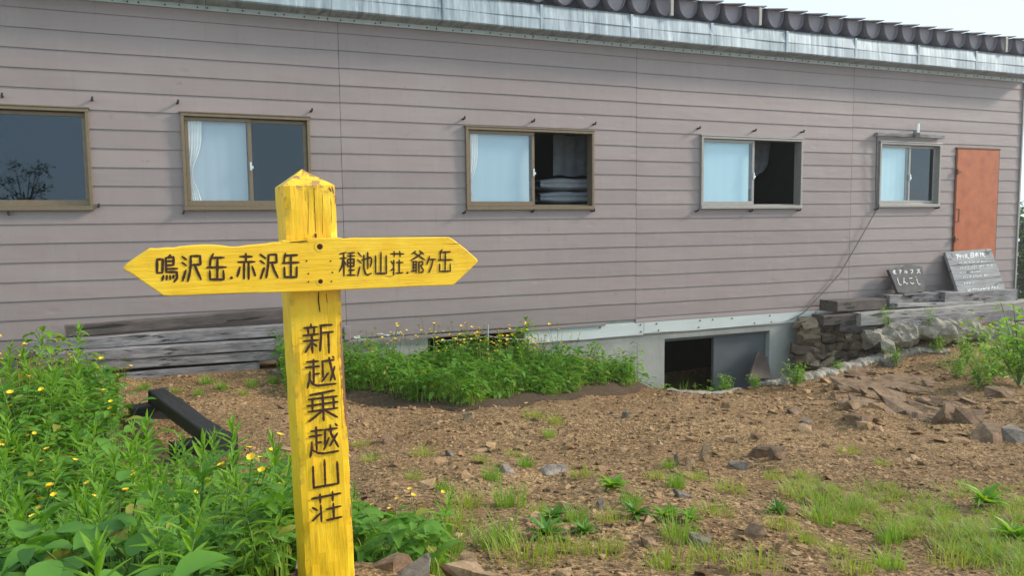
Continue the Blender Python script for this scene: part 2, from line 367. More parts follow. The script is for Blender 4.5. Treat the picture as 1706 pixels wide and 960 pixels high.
def hgt(x, y):
    x = np.asarray(x, float); y = np.asarray(y, float); sh = x.shape; x = x.ravel(); y = y.ravel()
    xc = np.clip(x, -6, 19); yc = np.clip(y, -5, 9.2)
    r2 = (xc[:, None]-ctrl[None, :, 0])**2+(yc[:, None]-ctrl[None, :, 1])**2
    z = tps(r2)@W_[:n_]+W_[n_]+W_[n_+1]*xc+W_[n_+2]*yc
    z = np.clip(z, EYE-2.3, EYE-.7)
    for f, a, p in waves: z += .012/f**.8*np.sin(f*(x*math.cos(a)+y*math.sin(a))*2+p)
    tr = smooth(0, .3, y-np.interp(x, lipx, lipy)-.08)*smooth(5.0, 5.5, x)*(1-smooth(9.0, 9.25, x))*(1-smooth(10.45, 10.6, y))
    tr = np.maximum(tr, smooth(8.93, 8.99, y)*smooth(-5, -4.9, x)*(1-smooth(12.85, 12.95, x))*(1-smooth(10.45, 10.6, y)))
    z = z*(1-tr)+(EYE-2.62)*tr
    far = np.maximum(0, np.hypot(np.maximum(0, np.abs(x-6)-13), np.maximum(0, np.abs(y-3)-9)))
    z = z - .28*far/(1+far*.006)
    return z.reshape(sh)
def H(x, y): return float(hgt(np.array([x]), np.array([y]))[0])
def ground_at(px, py):
    """where the ground is seen at a photo pixel"""
    d = raydir(px, py); ts = np.arange(.8, 16, .03)
    P = np.array(CAM)[None]+np.array(d)[None]*ts[:, None]
    below = P[:, 2] <= hgt(P[:, 0], P[:, 1])
    i = int(np.argmax(below)) if below.any() else len(ts)-1
    return Vector((P[i, 0], P[i, 1], H(P[i, 0], P[i, 1])))
def grid(xs, ys):
    X, Y = np.meshgrid(xs, ys); Z = hgt(X, Y); V = np.stack([X.ravel(), Y.ravel(), Z.ravel()], 1)
    nx = len(xs); i, j = np.meshgrid(np.arange(nx-1), np.arange(len(ys)-1)); q = (j*nx+i).ravel()
    return V, np.stack([q, q+1, q+nx+1, q+nx], 1)
xs = np.concatenate([np.linspace(-140, -7, 26)[:-1], np.arange(-7, 16, .06), np.linspace(16, 220, 44)])
ys = np.concatenate([np.linspace(-120, -3, 24)[:-1], np.arange(-3, 10.8, .06), np.linspace(10.8, 220, 44)])
V, F = grid(xs, ys)
tag(put('ground', np_mesh('ground', V, F, True), MT['ground']), 'brown gravelly soil yard sloping down to the hut', kind='structure')

# ------------------------------------------------------------------ the hut
lodge = thing('mountain_hut', 'long mountain hut clad in mauve brown boards under a grey metal eave', 'hut', (5, WY, rel(-2.4)))
LO = Vector(lodge.location)
def part(name, mb, mats, parent=None, **k):
    """shapes given in world coordinates, parented to the hut"""
    mb.v = [tuple(Vector(p)-LO) for p in mb.v]
    return mb.build(name, mats, parent or lodge, **k)
XL, XR = -5.0, 13.0
wins = [(-2.70, -.90, .14, 1.15), (-.055, 1.262, .135, 1.15), (3.083, 4.825, .125, 1.12), (6.485, 8.262, .125, 1.12), (9.775, 11.085, .138, 1.133)]
doorR = (11.46, 12.465, -.95, 1.085)
holes = [(a, b, rel(c), rel(d)) for a, b, c, d in wins] + [(doorR[0], doorR[1], rel(doorR[2]), rel(doorR[3]))]
Z0 = 2.0967
rows = [Z0+.19] + [Z0-.19*i for i in range(19)]           # joints from the top down
seams = [XL, 1.605, 5.473, 9.24, XR]
mb = MB()
rng = random.Random(5)
for s in range(4):
    xa, xb = seams[s]+.0022, seams[s+1]-.0022
    off = [0, .004, -.003, .002][s]
    bottom = rel([-1.325, -1.345, -1.395, -1.395][s])
    for i in range(len(rows)):
        zt = rel(rows[i])+off; zb = rel(rows[i]-.19)+off
        if zb < bottom+.03: zb = bottom
        if zt <= bottom+.03: continue
        cuts = sorted({zt, zb, *[z for a, b, c, d in holes for z in (c, d) if zb < z < zt and a < xb and b > xa]}, reverse=True)
        for z1, z0 in zip(cuts[:-1], cuts[1:]):
            segs = [(xa, xb)]
            for a, b, c, d in holes:
                if c < z1-1e-6 and d > z0+1e-6:
                    segs = [q for x0, x1 in segs for q in ((x0, min(x1, a)), (max(x0, b), x1)) if q[1]-q[0] > 1e-4]
            pr = lambda z: WY-.010*(zt-z)/(zt-zb)
            for x0, x1 in segs:
                nsub = max(1, int((x1-x0)/.6)); xx = np.linspace(x0, x1, nsub+1); vs = []
                for x in xx:
                    j = .0016*math.sin(x*1.7+i*2.1)+.0012*math.sin(x*4.3+i)
                    vs += [(x, pr(z1), z1+(j if z1 == zt else 0)), (x, pr(z0), z0+(.0016*math.sin(x*1.7+(i+1)*2.1)+.0012*math.sin(x*4.3+i+1) if z0 == zb else 0))]
                mb.add(vs, [(2*q, 2*q+1, 2*q+3, 2*q+2) for q in range(nsub)])
                if z0 == zb:
                    vs2 = []
                    for q in range(nsub+1):
                        x, y, z = vs[2*q+1]; vs2 += [(x, y, z), (x, WY+.006, z+.009)]
                    mb.add(vs2, [(2*q, 2*q+1, 2*q+3, 2*q+2) for q in range(nsub)])
part('siding', mb, MT['siding'])
# solid shell behind the siding: wall thickness with openings, end wall, back wall, room linings
def wall_cells(y0, y1, zlo, zhi, mb, xl=XL, xr=XR, hs=holes):
    xcut = sorted({xl, xr, *[h[0] for h in hs], *[h[1] for h in hs]}); zcut = sorted({zlo, zhi, *[h[2] for h in hs], *[h[3] for h in hs]})
    for x0, x1 in zip(xcut[:-1], xcut[1:]):
        run = None
        for z0, z1 in zip(zcut[:-1], zcut[1:]):
            inside = any(a <= x0+1e-6 and x1 <= b+1e-6 and c <= z0+1e-6 and z1 <= d+1e-6 for a, b, c, d in hs)
            if inside:
                if run: mb.box((x0, y0, run[0]), (x1, y1, run[1])); run = None
            else: run = (run[0], z1) if run else (z0, z1)
        if run: mb.box((x0, y0, run[0]), (x1, y1, run[1]))
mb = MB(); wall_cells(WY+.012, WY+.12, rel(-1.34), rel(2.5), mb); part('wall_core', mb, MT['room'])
mb = MB()
mb.box((XL, WY+5.0, rel(-2.6)), (XR-.02, WY+5.15, rel(2.9))).box((XR-.16, WY+.125, rel(-1.3)), (XR-.004, WY+4.99, rel(2.9))).box((XL, WY+.13, rel(-2.6)), (XL+.12, WY+4.99, rel(2.9)))
part('end_wall', mb, MT['siding'])
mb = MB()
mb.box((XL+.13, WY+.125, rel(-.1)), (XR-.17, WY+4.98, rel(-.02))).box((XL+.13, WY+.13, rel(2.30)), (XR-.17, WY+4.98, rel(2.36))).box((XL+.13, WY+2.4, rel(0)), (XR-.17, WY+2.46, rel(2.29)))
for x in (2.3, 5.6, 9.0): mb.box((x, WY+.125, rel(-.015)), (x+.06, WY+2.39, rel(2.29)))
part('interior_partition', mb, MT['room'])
# metal end trim at the right corner
mb = MB(); mb.box((XR-.005, WY-.028, rel(-1.42)), (XR+.03, WY+.05, rel(2.215))); part('corner_trim', mb, MT['grey_al'], bevel=.004)
# foundation, skirt board, basement openings
op1 = (2.577, 3.835, rel(-2.05), rel(-1.362)); op2 = (5.946, 7.765, rel(-2.75), rel(-1.655))
mb = MB(); wall_cells(WY+.014, WY+.30, rel(-2.9), rel(-1.345), mb, XL, XR-.03, [op1, op2]); part('foundation', mb, MT['conc'])
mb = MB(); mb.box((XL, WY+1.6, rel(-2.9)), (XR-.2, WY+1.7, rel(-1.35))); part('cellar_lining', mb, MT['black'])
mb = MB()
mb.box((3.84, WY-.004, rel(-1.575)), (5.60, WY+.013, rel(-1.398))); mb.box((5.604, WY-.006, rel(-1.560)), (8.95, WY+.013, rel(-1.398)))
part('skirt_board', mb, MT['white'], bevel=.003)
for x in np.arange(4.0, 8.9, .31):
    for z in (-1.43, -1.525):
        if rng.random() < .6: mb = MB(); x2 = x+rng.uniform(-.06, .06); mb.tube([(x2, WY-.012, rel(z)), (x2, WY+.01, rel(z))], .011, 8); part('skirt_nail', mb, MT['peg'])
mb = MB(); mb.box((XL, WY-.03, rel(-1.405)), (5.0, WY-.014, rel(-1.365))); mb.box((1.57, WY-.05, rel(-1.36)), (1.64, WY-.016, rel(-1.20)))
part('base_flashing', mb, MT['siding'], bevel=.004)
def win(x0, x1, z0, z1, kind, al, blind=None, glazed_right=None):
    """frame with two sashes; the left one glazed"""
    z0, z1 = rel(z0), rel(z1); yf, yb = WY-.045, WY+.10
    mb = MB(); t = .032
    mb.box((x0, yf, z1-t), (x1, yb, z1)).box((x0, yf-.012, z0), (x1, yb, z0+t+.012)).box((x0, yf, z0+t+.013), (x0+t, yb, z1-t-.001)).box((x1-t, yf, z0+t+.013), (x1, yb, z1-t-.001))
    mb.box((x0-.012, yf-.006, z1+.001), (x1+.012, WY+.005, z1+.016))
    mb.box((x0+t, WY+.028, z0+t+.013), (x1-t, WY+.034, z0+t+.03))
    fr = part('window', mb, al, bevel=.003)
    mid = x0+(x1-x0)*.515
    def sash(name, a, b, y, glass):
        mb = MB(); s = .038; lo, hi = z0+t+.014, z1-t-.003
        mb.box((a, y, hi-s), (b, y+.028, hi)).box((a, y, lo), (b, y+.028, lo+s+.02)).box((a, y, lo+s+.021), (a+s, y+.028, hi-s-.001)).box((b-s, y, lo+s+.021), (b, y+.028, hi-s-.001))
        part(name, mb, al, fr, bevel=.003)
        mb = MB(); mb.box((a+s-.004, y+.011, lo+s+.016), (b-s+.004, y+.016, hi-s+.004)); part('pane', mb, glass, fr)
    if kind == 'single':
        sash('sash', x0+t+.001, x1-t-.001, WY+.035, MT['blueglass'])
    else:
        sash('sash', x0+t+.001, mid+.02, WY+.002, MT['glass'])
        if glazed_right is not None: sash('sash', mid-.02, x1-t-.001, WY+.036, glazed_right)
        mb = MB(); zc = (z0+z1)/2-.08
        mb.box((mid-.008, WY-.022, zc), (mid+.012, WY+.001, zc+.09)).box((mid+.013, WY-.018, zc+.02), (mid+.03, WY, zc+.05)); part('latch', mb, MT['chrome'], fr, bevel=.003)
        if blind is not None:
            mb = MB(); n = 14; xa, xb = x0+.06, mid-.03; vs = []
            for i in range(n+1):
                x = xa+(xb-xa)*i/n; y = WY+.066+.003*math.sin(i*2.2); vs += [(x, y, z0+.02), (x, y, z1-.02)]
            mb.add(vs, [(2*i, 2*i+2, 2*i+3, 2*i+1) for i in range(n)]); part('blind', mb, blind, fr, smooth_=True)
    return fr
BZ, GA = MT['bronze'], MT['grey_al']
win(*wins[0], 'single', BZ)
win(*wins[1], 'pair', BZ, BLIND[0], MT['darkglass'])
win(*wins[2], 'pair', BZ, BLIND[1])
win(*wins[3], 'pair', GA, BLIND[2])
win(*wins[4], 'pair', GA, BLIND[3], MT['darkglass'])
# orange door
mb = MB(); x0, x1, z0, z1 = doorR; mb.box((x0+.012, WY-.03, rel(z0)), (x1-.012, WY+.02, rel(z1-.012)))
dr = part('door', mb, MT['door'], bevel=.006)
mb = MB(); mb.box((x0-.012, WY-.022, rel(z0)), (x0+.010, WY+.03, rel(z1))).box((x1-.010, WY-.022, rel(z0)), (x1+.012, WY+.03, rel(z1))).box((x0-.012, WY-.036, rel(z1-.010)), (x1+.012, WY+.03, rel(z1+.014)))
part('door_frame', mb, MT['hinge'], dr)
for z in (.70, -.39):
    mb = MB(); mb.tube([(x0+.005, WY-.045, rel(z-.045)), (x0+.005, WY-.045, rel(z+.045))], .014, 8); mb.box((x0+.012, WY-.038, rel(z-.012)), (x0+.10, WY-.031, rel(z+.012)))
    part('hinge', mb, MT['hinge'], dr)
mb = MB(); z = .0
for a, b in (((x0+.02, z-.11), (x0+.10, z-.095)), ((x0+.02, z+.095), (x0+.10, z+.11)), ((x0+.088, z-.094), (x0+.10, z+.094))): mb.box((a[0], WY-.037, rel(a[1])), (b[0], WY-.031, rel(b[1])))
part('hatch_plate', mb, MT['hinge'], dr)
# eave: nailed strip on the wall, soffit, galvanised fascia panels
mb = MB(); xj = [-4.76, -3.51, -2.26, -1.01, .236, 1.498, 2.747, 3.976, 5.226, 6.459, 7.718, 8.98, 10.24, 11.5, 13.03]
for a, b in zip(xj[:-1], xj[1:]):
    mb.box((a+.003, WY-.026, rel(2.215)), (b-.003, WY-.016, rel(2.266)))
part('nailing_strip', mb, MT['strip'])
for x in np.arange(-1.9, 13, .155):
    x += rng.uniform(-.05, .05); z = rel(2.24+rng.uniform(-.006, .006)); mb = MB(); mb.tube([(x, WY-.034, z), (x, WY-.024, z)], .009, 6); part('strip_nail', mb, MT['peg'])
YF = 8.64
for a, b in zip(xj[:-1], xj[1:]):
    mb = MB(); a += .002; b -= .002; yo = rng.uniform(-.004, .004); e = rng.uniform(-.004, .004)
    prof = [(WY-.02, 2.2665), (YF+yo, 2.276), (YF-.012+yo, 2.29), (YF-.004+yo, 2.41), (YF-.010+yo, 2.418+e), (YF+.006+yo, 2.562), (YF-.008+yo, 2.574), (YF+.05, 2.580), (WY+.1, 2.585)]
    n = 6; vs = []
    for i in range(n+1):
        x = a+(b-a)*i/n
        for j, (y, z) in enumerate(prof): vs.append((x, y+(.004*math.sin(x*5+j) if 1 < j < 6 else 0), rel(z)+(.003*math.sin(x*3.1) if j in (3, 4) else 0)))
    k = len(prof)
    mb.add(vs, [(i*k+j, i*k+j+1, (i+1)*k+j+1, (i+1)*k+j) for i in range(n) for j in range(k-1)])
    mb.box((a, YF-.014+yo, rel(2.286)), (a+.035, YF-.001+yo, rel(2.572)))
    part('fascia_panel', mb, MT['galv'])
mb = MB(); mb.box((13.032, YF+.02, rel(2.27)), (13.04, WY+5.2, rel(2.58))).box((13.0, WY+.03, rel(2.2)), (13.03, WY+5.2, rel(2.27))); part('gable_fascia', mb, MT['galv'])
# folded-plate roof with half-round end plates
PW = .36; roof = MB(); ends = MB(); back = MB()
x = XL-.1; k = 0
xs_r = np.arange(-4.68, 13.2, PW)
slope = .05
for x in xs_r:
    w = PW*.40; zt, zb = rel(2.845), rel(2.608)
    arc = [(x-w*math.cos(q), zt-(zt-zb)*math.sin(q)**.8) for q in np.linspace(0, math.pi, 13)]
    y0, y1 = 8.66, WY+5.3
    vs = [(a, y0, z) for a, z in arc]+[(a, y1, z+slope*(y1-y0)) for a, z in arc]
    n = len(arc); roof.add(vs, [(i, i+1, n+i+1, n+i) for i in range(n-1)])
    roof.add([(x+w, y0-.02, zt), (x+PW-w, y0-.02, zt), (x+PW-w, y1, zt+slope*(y1-y0)), (x+w, y1, zt+slope*(y1-y0))], [(0, 1, 2, 3)])
    ends.add([(a+(x-a)*.06, y0+.05, z) for a, z in arc], [tuple(range(n))])
    ends.add([(x-w-.012, y0-.035, zt-.010), (x+w+.035, y0-.035, zt+.020), (x+w+.035, y0-.035, zt+.034), (x-w-.012, y0-.035, zt+.003), (x-w-.012, y0+.10, zt-.010), (x+w+.035, y0+.10, zt+.020), (x+w+.035, y0+.10, zt+.034), (x-w-.012, y0+.10, zt+.003)], [(0, 1, 2, 3), (5, 4, 7, 6), (3, 2, 6, 7), (0, 4, 5, 1), (1, 5, 6, 2), (0, 3, 7, 4)])
part('roof', roof, MT['roof'], smooth_=True); part('roof_end_plate', ends, MT['roof'])
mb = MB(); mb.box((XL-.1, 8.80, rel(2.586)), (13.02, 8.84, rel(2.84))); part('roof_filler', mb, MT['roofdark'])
for px in (1117, 1264, 1676):
    q = at(px, 20, 8.64); mb = MB(); mb.box((q.x-.022, 8.60, rel(2.60)), (q.x+.022, 8.634, rel(2.835))); part('roof_bracket', mb, MT['grey_al'], bevel=.003)
# pegs above and below the windows
for px, py in [(2, 160), (152, 166), (295, 171), (518, 185), (772, 198), (888, 202), (990, 207), (1164, 214), (1257, 218), (1337, 220),
               (13, 357), (163, 344), (305, 355), (773, 355), (887, 353), (988, 352), (1161, 352), (1251, 352), (1331, 351), (1460, 349), (1562, 347)]:
    q = at(px, py, WY-.04); mb = MB(); mb.tube([(q.x, WY+.01, q.z), (q.x+.01, WY-.06, q.z+.006), (q.x+.012, WY-.062, q.z+.03)], .013, 8)
    part('peg', mb, MT['peg'])
# batten over the far window, held on two brackets
a = at(1460, 223, WY-.06); b = at(1572, 226.5, WY-.06)
mb = MB(); mb.box((a.x, WY-.085, a.z-.03), (b.x, WY-.03, a.z+.025)); mb.box((a.x+.03, WY-.030, a.z-.02), (a.x+.07, WY+.01, a.z+.02)); mb.box((b.x-.07, WY-.030, a.z-.02), (b.x-.03, WY+.01, a.z+.02))
part('batten', mb, MT['logwood'], bevel=.006)
# cellar panel, hatch panes
mb = MB(); mb.box((6.85, WY+.10, op2[2]), (7.76, WY+.14, op2[3])); mb.box((6.83, WY+.095, op2[2]), (6.88, WY+.15, op2[3]-.001)); mb.box((5.95, WY+.08, op2[3]-.05), (7.76, WY+.095, op2[3]))
part('cellar_shutter', mb, MT['shutter'], bevel=.004)
mb = MB(); mb.box((3.05, WY+.12, rel(-1.80)), (3.45, WY+.14, rel(-1.5))); part('cellar_pane', mb, MT['glass'])
q = at(1328, 590, 8.80); mb = MB(); mb.tube([(q.x, 9.0, q.z), (q.x, 8.66, q.z-.01)], [.055, .055], 14, cap=False); mb.tube([(q.x, 8.70, q.z), (q.x, 8.67, q.z)], .066, 14, cap=False); mb.tube([(q.x, 8.80, q.z), (q.x, 8.78, q.z)], .05, 14)
part('drain_pipe', mb, MT['pvc'], smooth_=True)

# things at the windows -----------------------------------------------------
def cloth_strip(name, label, cat, x0, x1, zt, zb, y, waist=None, mat=MT['curtain'], folds=5, group=None):
    mb = MB(); n = 22; r = 18; vs = []
    for j in range(r+1):
        t = j/r; z = zt+(zb-zt)*t
        wf = 1.0
        if waist: wf = 1-.62*math.exp(-((t-waist)/.22)**2)-.15*t
        for i in range(n+1):
            u = i/n; vs.append((x0+(x1-x0)*wf*u, y+.010*math.sin(u*folds*6.28+1.3*t), z+.01*math.sin(u*9)))
    mb.add(vs, [(j*(n+1)+i, j*(n+1)+i+1, (j+1)*(n+1)+i+1, (j+1)*(n+1)+i) for j in range(r) for i in range(n)])
    o = mb.build(name, mat, None, True); return tag(o, label, cat, group)
cloth_strip('curtain', 'white curtain tied back inside the window behind the yellow signpost', 'curtain', -.005, .15, rel(1.10), rel(.17), WY+.047, .62)
cloth_strip('curtain', 'sheer white curtain edge in the window whose open half shows folded quilts', 'curtain', 3.13, 3.27, rel(1.08), rel(.17), WY+.047, .75, folds=4)
cloth_strip('hanging_cloth', 'pale cloth hanging in the dark above the folded quilts', 'cloth', 4.62, 5.15, rel(1.15), rel(.60), WY+.75, None, MT['quilt'], 3)
cloth_strip('hanging_cloth', 'pale cloth hanging in the dark open window left of the far corner window', 'cloth', 7.9, 8.4, rel(1.2), rel(.45), WY+.8, .9, MT['quilt'], 3)
def quilt(z, label):
    mb = MB(); n = 40; prof = []
    for i in range(n):
        q = 2*math.pi*i/n; c, s = math.cos(q), math.sin(q)
        y = .30*math.copysign(abs(c)**.5, c); zz = .085*math.copysign(abs(s)**.7, s)
        if c > .9*0 and abs(s) < .35 and False: y -= .05
        prof.append((y*(1-.12*math.exp(-(s/.18)**2)) if c < 0 else y, zz))
    xs_ = np.linspace(4.28, 5.25, 12); vs = []
    for a, x in enumerate(xs_):
        e = 1-.35*abs(2*a/11-1)**6
        for y, zz in prof: vs.append((x, WY+.62+y*e, z+.09+zz*e*(1+.08*math.sin(x*14))))
    f = [(a*n+i, a*n+(i+1) % n, (a+1)*n+(i+1) % n, (a+1)*n+i) for a in range(11) for i in range(n)]
    f += [tuple(range(n)), tuple(range(11*n+n-1, 11*n-1, -1))]
    mb.add(vs, f); tag(mb.build('folded_quilt', MT['quilt'], None, True), label, 'quilt')
mb = MB(); mb.box((3.7, WY+.28, rel(.14)), (5.5, WY+.98, rel(.20))); part('shelf', mb, MT['room'])
quilt(rel(.20), 'lower folded grey quilt stacked inside the open window'); quilt(rel(.375), 'upper folded grey quilt stacked inside the open window')
# lamp and aerial on the batten
q = at(1527, 226, WY-.1)
lamp = thing('outdoor_lamp', 'small grey wall lamp with upright white tube above the window nearest the orange door', 'lamp', (q.x, WY-.09, a.z+.026))
mb = MB(); mb.tube([(-.03, 0, .05), (-.03, -.02, -.01), (-.03, -.06, -.03)], [.03, .034, .045], 12); mb.box((-.05, -.02, -.001), (.06, .02, .012)); mb.build('lamp_head', MT['lampgrey'], lamp)
mb = MB(); mb.tube([(.03, 0, .012), (.03, 0, .16)], .026, 12); mb.build('aerial', MT['whitep'], lamp, bevel=.004)

# ------------------------------------------------------------------ signpost
BX = at(482, 500, 1.86)
sign = thing('trail_signpost', 'yellow wooden trail signpost with a two pointed arrow board and brown lettering', 'signpost', (0, 0, 0))
TH = R(3.0)
base = at(507, 955, 1.86)
sign.matrix_world = Matrix.Translation(base) @ Matrix.Rotation(TH, 4, 'Z') @ Matrix.Rotation(R(-1.25), 4, 'Y')
SM = sign.matrix_world.copy(); SI = SM.inverted()
def loc(px, py, y=0.0):
    """photo pixel -> the sign's own x, z on its plane y"""
    o = SI @ CAM; d = SI.to_3x3() @ raydir(px, py); t = (y-o.y)/d.y; p = o+d*t; return Vector((p.x, y, p.z))
pt = loc(470, 311); pw = loc(560, 309).x-pt.x; hw = loc(592, 957).x
W0 = (loc(562, 330).x-loc(472, 330).x + loc(591, 940).x-loc(507, 940).x)/2
x0p = (loc(472, 330).x+loc(507, 940).x)/2
ztop = loc(515, 309).z; apex = ztop+.042
# post: many rings so edges can wobble and split
mb = MB(); rp = random.Random(9); nz = 46; per = 7; zlow = -.35
ring = []
sides = [((0, 0), (1, 0)), ((1, 0), (1, 1)), ((1, 1), (0, 1)), ((0, 1), (0, 0))]
vs = []
for j in range(nz+1):
    z = zlow+(ztop-zlow)*j/nz
    for (a0, b0), (a1, b1) in sides:
        for k in range(per):
            t = k/per; a = a0+(a1-a0)*t; b_ = b0+(b1-b0)*t
            cor = .0025 if k == 0 else 0
            wob = .0012*math.sin(j*.9+k*1.7+a0*3)+rp.uniform(-.0006, .0006)
            if k == 0 and a0 == 1 and b0 == 0: cor += max(0, rp.gauss(0, .0028))
            if k == 0 and a0 == 0 and b0 == 0: cor += max(0, rp.gauss(0, .0012))
            X = x0p+W0*a; Yy = W0*b_
            cxp, cyp = x0p+W0/2, W0/2; dx, dy = cxp-X, cyp-Yy; L = math.hypot(dx, dy)
            vs.append((X+dx/L*(cor*1.4+wob), Yy+dy/L*(cor*1.4+wob), z))
m_ = 4*per; fs = [(j*m_+i, j*m_+(i+1) % m_, (j+1)*m_+(i+1) % m_, (j+1)*m_+i) for j in range(nz) for i in range(m_)]
vs.append((x0p+W0/2-.004, W0/2, apex)); top = len(vs)-1
fs += [(nz*m_+i, nz*m_+(i+1) % m_, top) for i in range(m_)]
mb.add(vs, fs); post = mb.build('post', MT['y_post'], sign)
YB = -.042                                   # front face of the arrow board
outl = [(205, 447), (209, 441), (228, 428), (249, 414), (262, 414.5), (277, 413), (291, 413), (300, 411), (322, 409), (340, 408), (356, 408), (372, 409.5), (386, 411.5), (398, 411.5), (414, 409), (432, 407.5), (447, 406), (458, 404), (468, 404), (470, 401), (481, 400.5), (483, 403), (496, 401), (511, 400), (513, 397), (540, 396.5), (568, 396), (573, 398), (582, 397.5), (590, 396.5), (640, 396), (700, 395.5), (748, 395), (754, 398), (775, 414), (794, 431), (797, 435), (794, 439), (774, 458), (757, 474), (752, 475.5), (700, 477), (640, 480), (600, 482), (560, 484), (520, 486), (470, 487.5), (420, 488.5), (370, 490), (320, 492), (285, 493.5), (272, 493), (262, 486), (240, 471), (222, 458), (207, 450)]
pf = [loc(x, y, YB) for x, y in outl]; n = len(pf)
mb = MB(); mb.add([(p.x, YB, p.z) for p in pf]+[(p.x, YB+.040, p.z) for p in pf], [tuple(range(n))[::-1], tuple(range(n, 2*n))]+[(i, (i+1) % n, n+(i+1) % n, n+i) for i in range(n)])
arm = mb.build('arrow_board', MT['y_arm'], sign, bevel=.0028)
def ribbon(mb, pts, w, y, r):
    """a carved stroke: a flat ribbon with round ends and an uneven edge"""
    P = []
    for a, b in zip(pts[:-1], pts[1:]):
        s = max(2, int((Vector(b)-Vector(a)).length/.0035))
        for i in range(s): P.append(Vector(a).lerp(Vector(b), i/s))
    P.append(Vector(pts[-1])); n = len(P); L = []; Rr = []
    for i, p in enumerate(P):
        t = (P[min(i+1, n-1)]-P[max(i-1, 0)]).normalized(); nn = Vector((-t.y, t.x))
        e = min(i, n-1-i); k = (.55 if e == 0 else .9 if e == 1 else 1.0)*(1+r.uniform(-.14, .14))
        if e == 0: p = p + t*(-.3*w if i == 0 else .3*w)
        L.append(p+nn*w/2*k); Rr.append(p-nn*w/2*k)
    mb.add([(p.x, y, p.y) for p in L]+[(p.x, y, p.y) for p in Rr], [(i, i+1, n+i+1, n+i) for i in range(n-1)])
def strokes(data, ox, oy, s, y, w, mb, fn, r):
    for st in data:
        pts = [fn(ox+a/s, oy+b/s, y) for a, b in st]; pts = [Vector((p.x, p.z)) for p in pts]
        if len(pts) == 1:
            c = pts[0]; mb.add([(c.x, y, c.y)]+[(c.x+w*.62*math.cos(q), y, c.y+w*.62*math.sin(q)) for q in np.linspace(0, 2*math.pi, 11)[:-1]], [(0, i+1, (i+1) % 10+1) for i in range(10)])
        else: ribbon(mb, pts, w, y, r)
        y -= .00004
rl = random.Random(2)
T1 = [[(110,310),(205,310),(197,525)],[(112,310),(112,525),(197,525)],[(325,240),(300,268)],[(250,285),(262,512),(425,512),(432,610),(390,665)],[(250,285),(375,270),(375,402)],[(265,340),(370,335)],[(265,405),(375,400)],[(265,462),(435,458)],[(215,570),(195,645)],[(268,570),(265,635)],[(320,570),(322,630)],[(375,565),(370,610)],
 [(515,265),(580,312)],[(515,360),(578,408)],[(572,485),(522,655)],[(655,255),(800,255),(808,390),(655,400)],[(650,255),(650,400),(640,500),(605,660)],[(715,400),(755,500),(815,630)],
 [(1010,220),(965,320),(955,430)],[(985,285),(1180,280)],[(1078,285),(1075,635)],[(910,440),(1215,432)],[(955,490),(960,630),(1180,632),(1172,490)],[(1302,605)]]
T2 = [[(285,215),(285,350)],[(190,265),(385,265)],[(160,352),(425,348)],[(258,360),(255,620)],[(328,360),(330,625)],[(190,435),(150,580)],[(385,420),(435,570)],
 [(515,230),(598,292)],[(515,330),(580,378)],[(578,445),(522,615)],[(650,235),(770,230),(778,358),(650,362)],[(648,235),(640,420),(612,600)],[(700,370),(740,490),(797,600)],
 [(918,215),(900,300),(895,365)],[(905,250),(1108,240)],[(1005,250),(1005,590)],[(870,368),(1135,358)],[(900,435),(905,592),(1095,595),(1100,430)]]
T3 = [[(140,300),(275,265)],[(225,285),(232,770)],[(150,392),(280,385)],[(210,410),(190,560),(135,670)],[(235,440),(275,530)],[(310,285),(455,270)],[(310,340),(460,335)],[(372,285),(372,745)],[(310,410),(445,405),(440,560),(312,562),(310,410)],[(310,485),(440,485)],[(330,645),(450,640)],[(300,748),(470,748)],
 [(530,265),(598,345)],[(520,415),(595,490)],[(572,570),(525,765)],[(610,430),(790,370),(820,400),(815,500),(795,565)],[(655,320),(655,600),(690,720),(740,745),(815,712)],[(738,260),(740,615)],
 [(1020,255),(1018,700)],[(905,335),(908,715),(1135,712),(1132,330)]]
T4 = [[(-50,295),(230,295)],[(22,240),(22,355)],[(140,240),(150,355)],[(-45,450),(0,520)],[(15,430),(12,745)],[(-48,650),(10,600)],[(70,480),(210,478)],[(130,420),(130,695)],[(60,708),(205,698)],[(308,698)],
 [(480,240),(400,298)],[(565,230),(655,300)],[(440,265),(540,335),(680,425)],[(620,262),(530,345),(385,430)],[(400,460),(515,460)],[(430,465),(430,655)],[(492,465),(488,705)],[(430,525),(490,522)],[(430,585),(490,583)],[(385,670),(495,650)],[(550,460),(550,705)],[(550,463),(630,462),(630,515),(590,555),(645,640),(630,685),(575,690)],
 [(775,350),(750,440),(722,520)],[(760,415),(910,412)],[(850,425),(820,560),(765,695)],
 [(1045,205),(1005,260),(1005,415)],[(1010,260),(1220,250)],[(1115,255),(1108,665)],[(960,425),(1265,420)],[(992,510),(990,668),(1220,665),(1215,505)]]
T5 = [[(225,85),(225,120)],[(130,135),(305,120)],[(185,140),(190,215)],[(270,135),(262,210)],[(120,238),(320,215)],[(125,310),(320,295)],[(235,235),(245,465)],[(220,340),(150,460)],[(250,340),(300,375)],[(345,100),(505,92)],[(355,100),(360,250),(345,440)],[(370,200),(520,185)],[(455,200),(465,470)],
 [(165,590),(325,578)],[(150,662),(335,645)],[(258,555),(262,880)],[(265,755),(335,742)],[(210,720),(205,820),(178,935)],[(215,830),(250,885),(310,905),(555,878)],[(370,580),(530,560)],[(378,585),(383,790)],[(455,735),(370,850)],[(465,530),(500,680),(545,825)],[(540,650),(485,835)],[(515,515),(530,535)]]
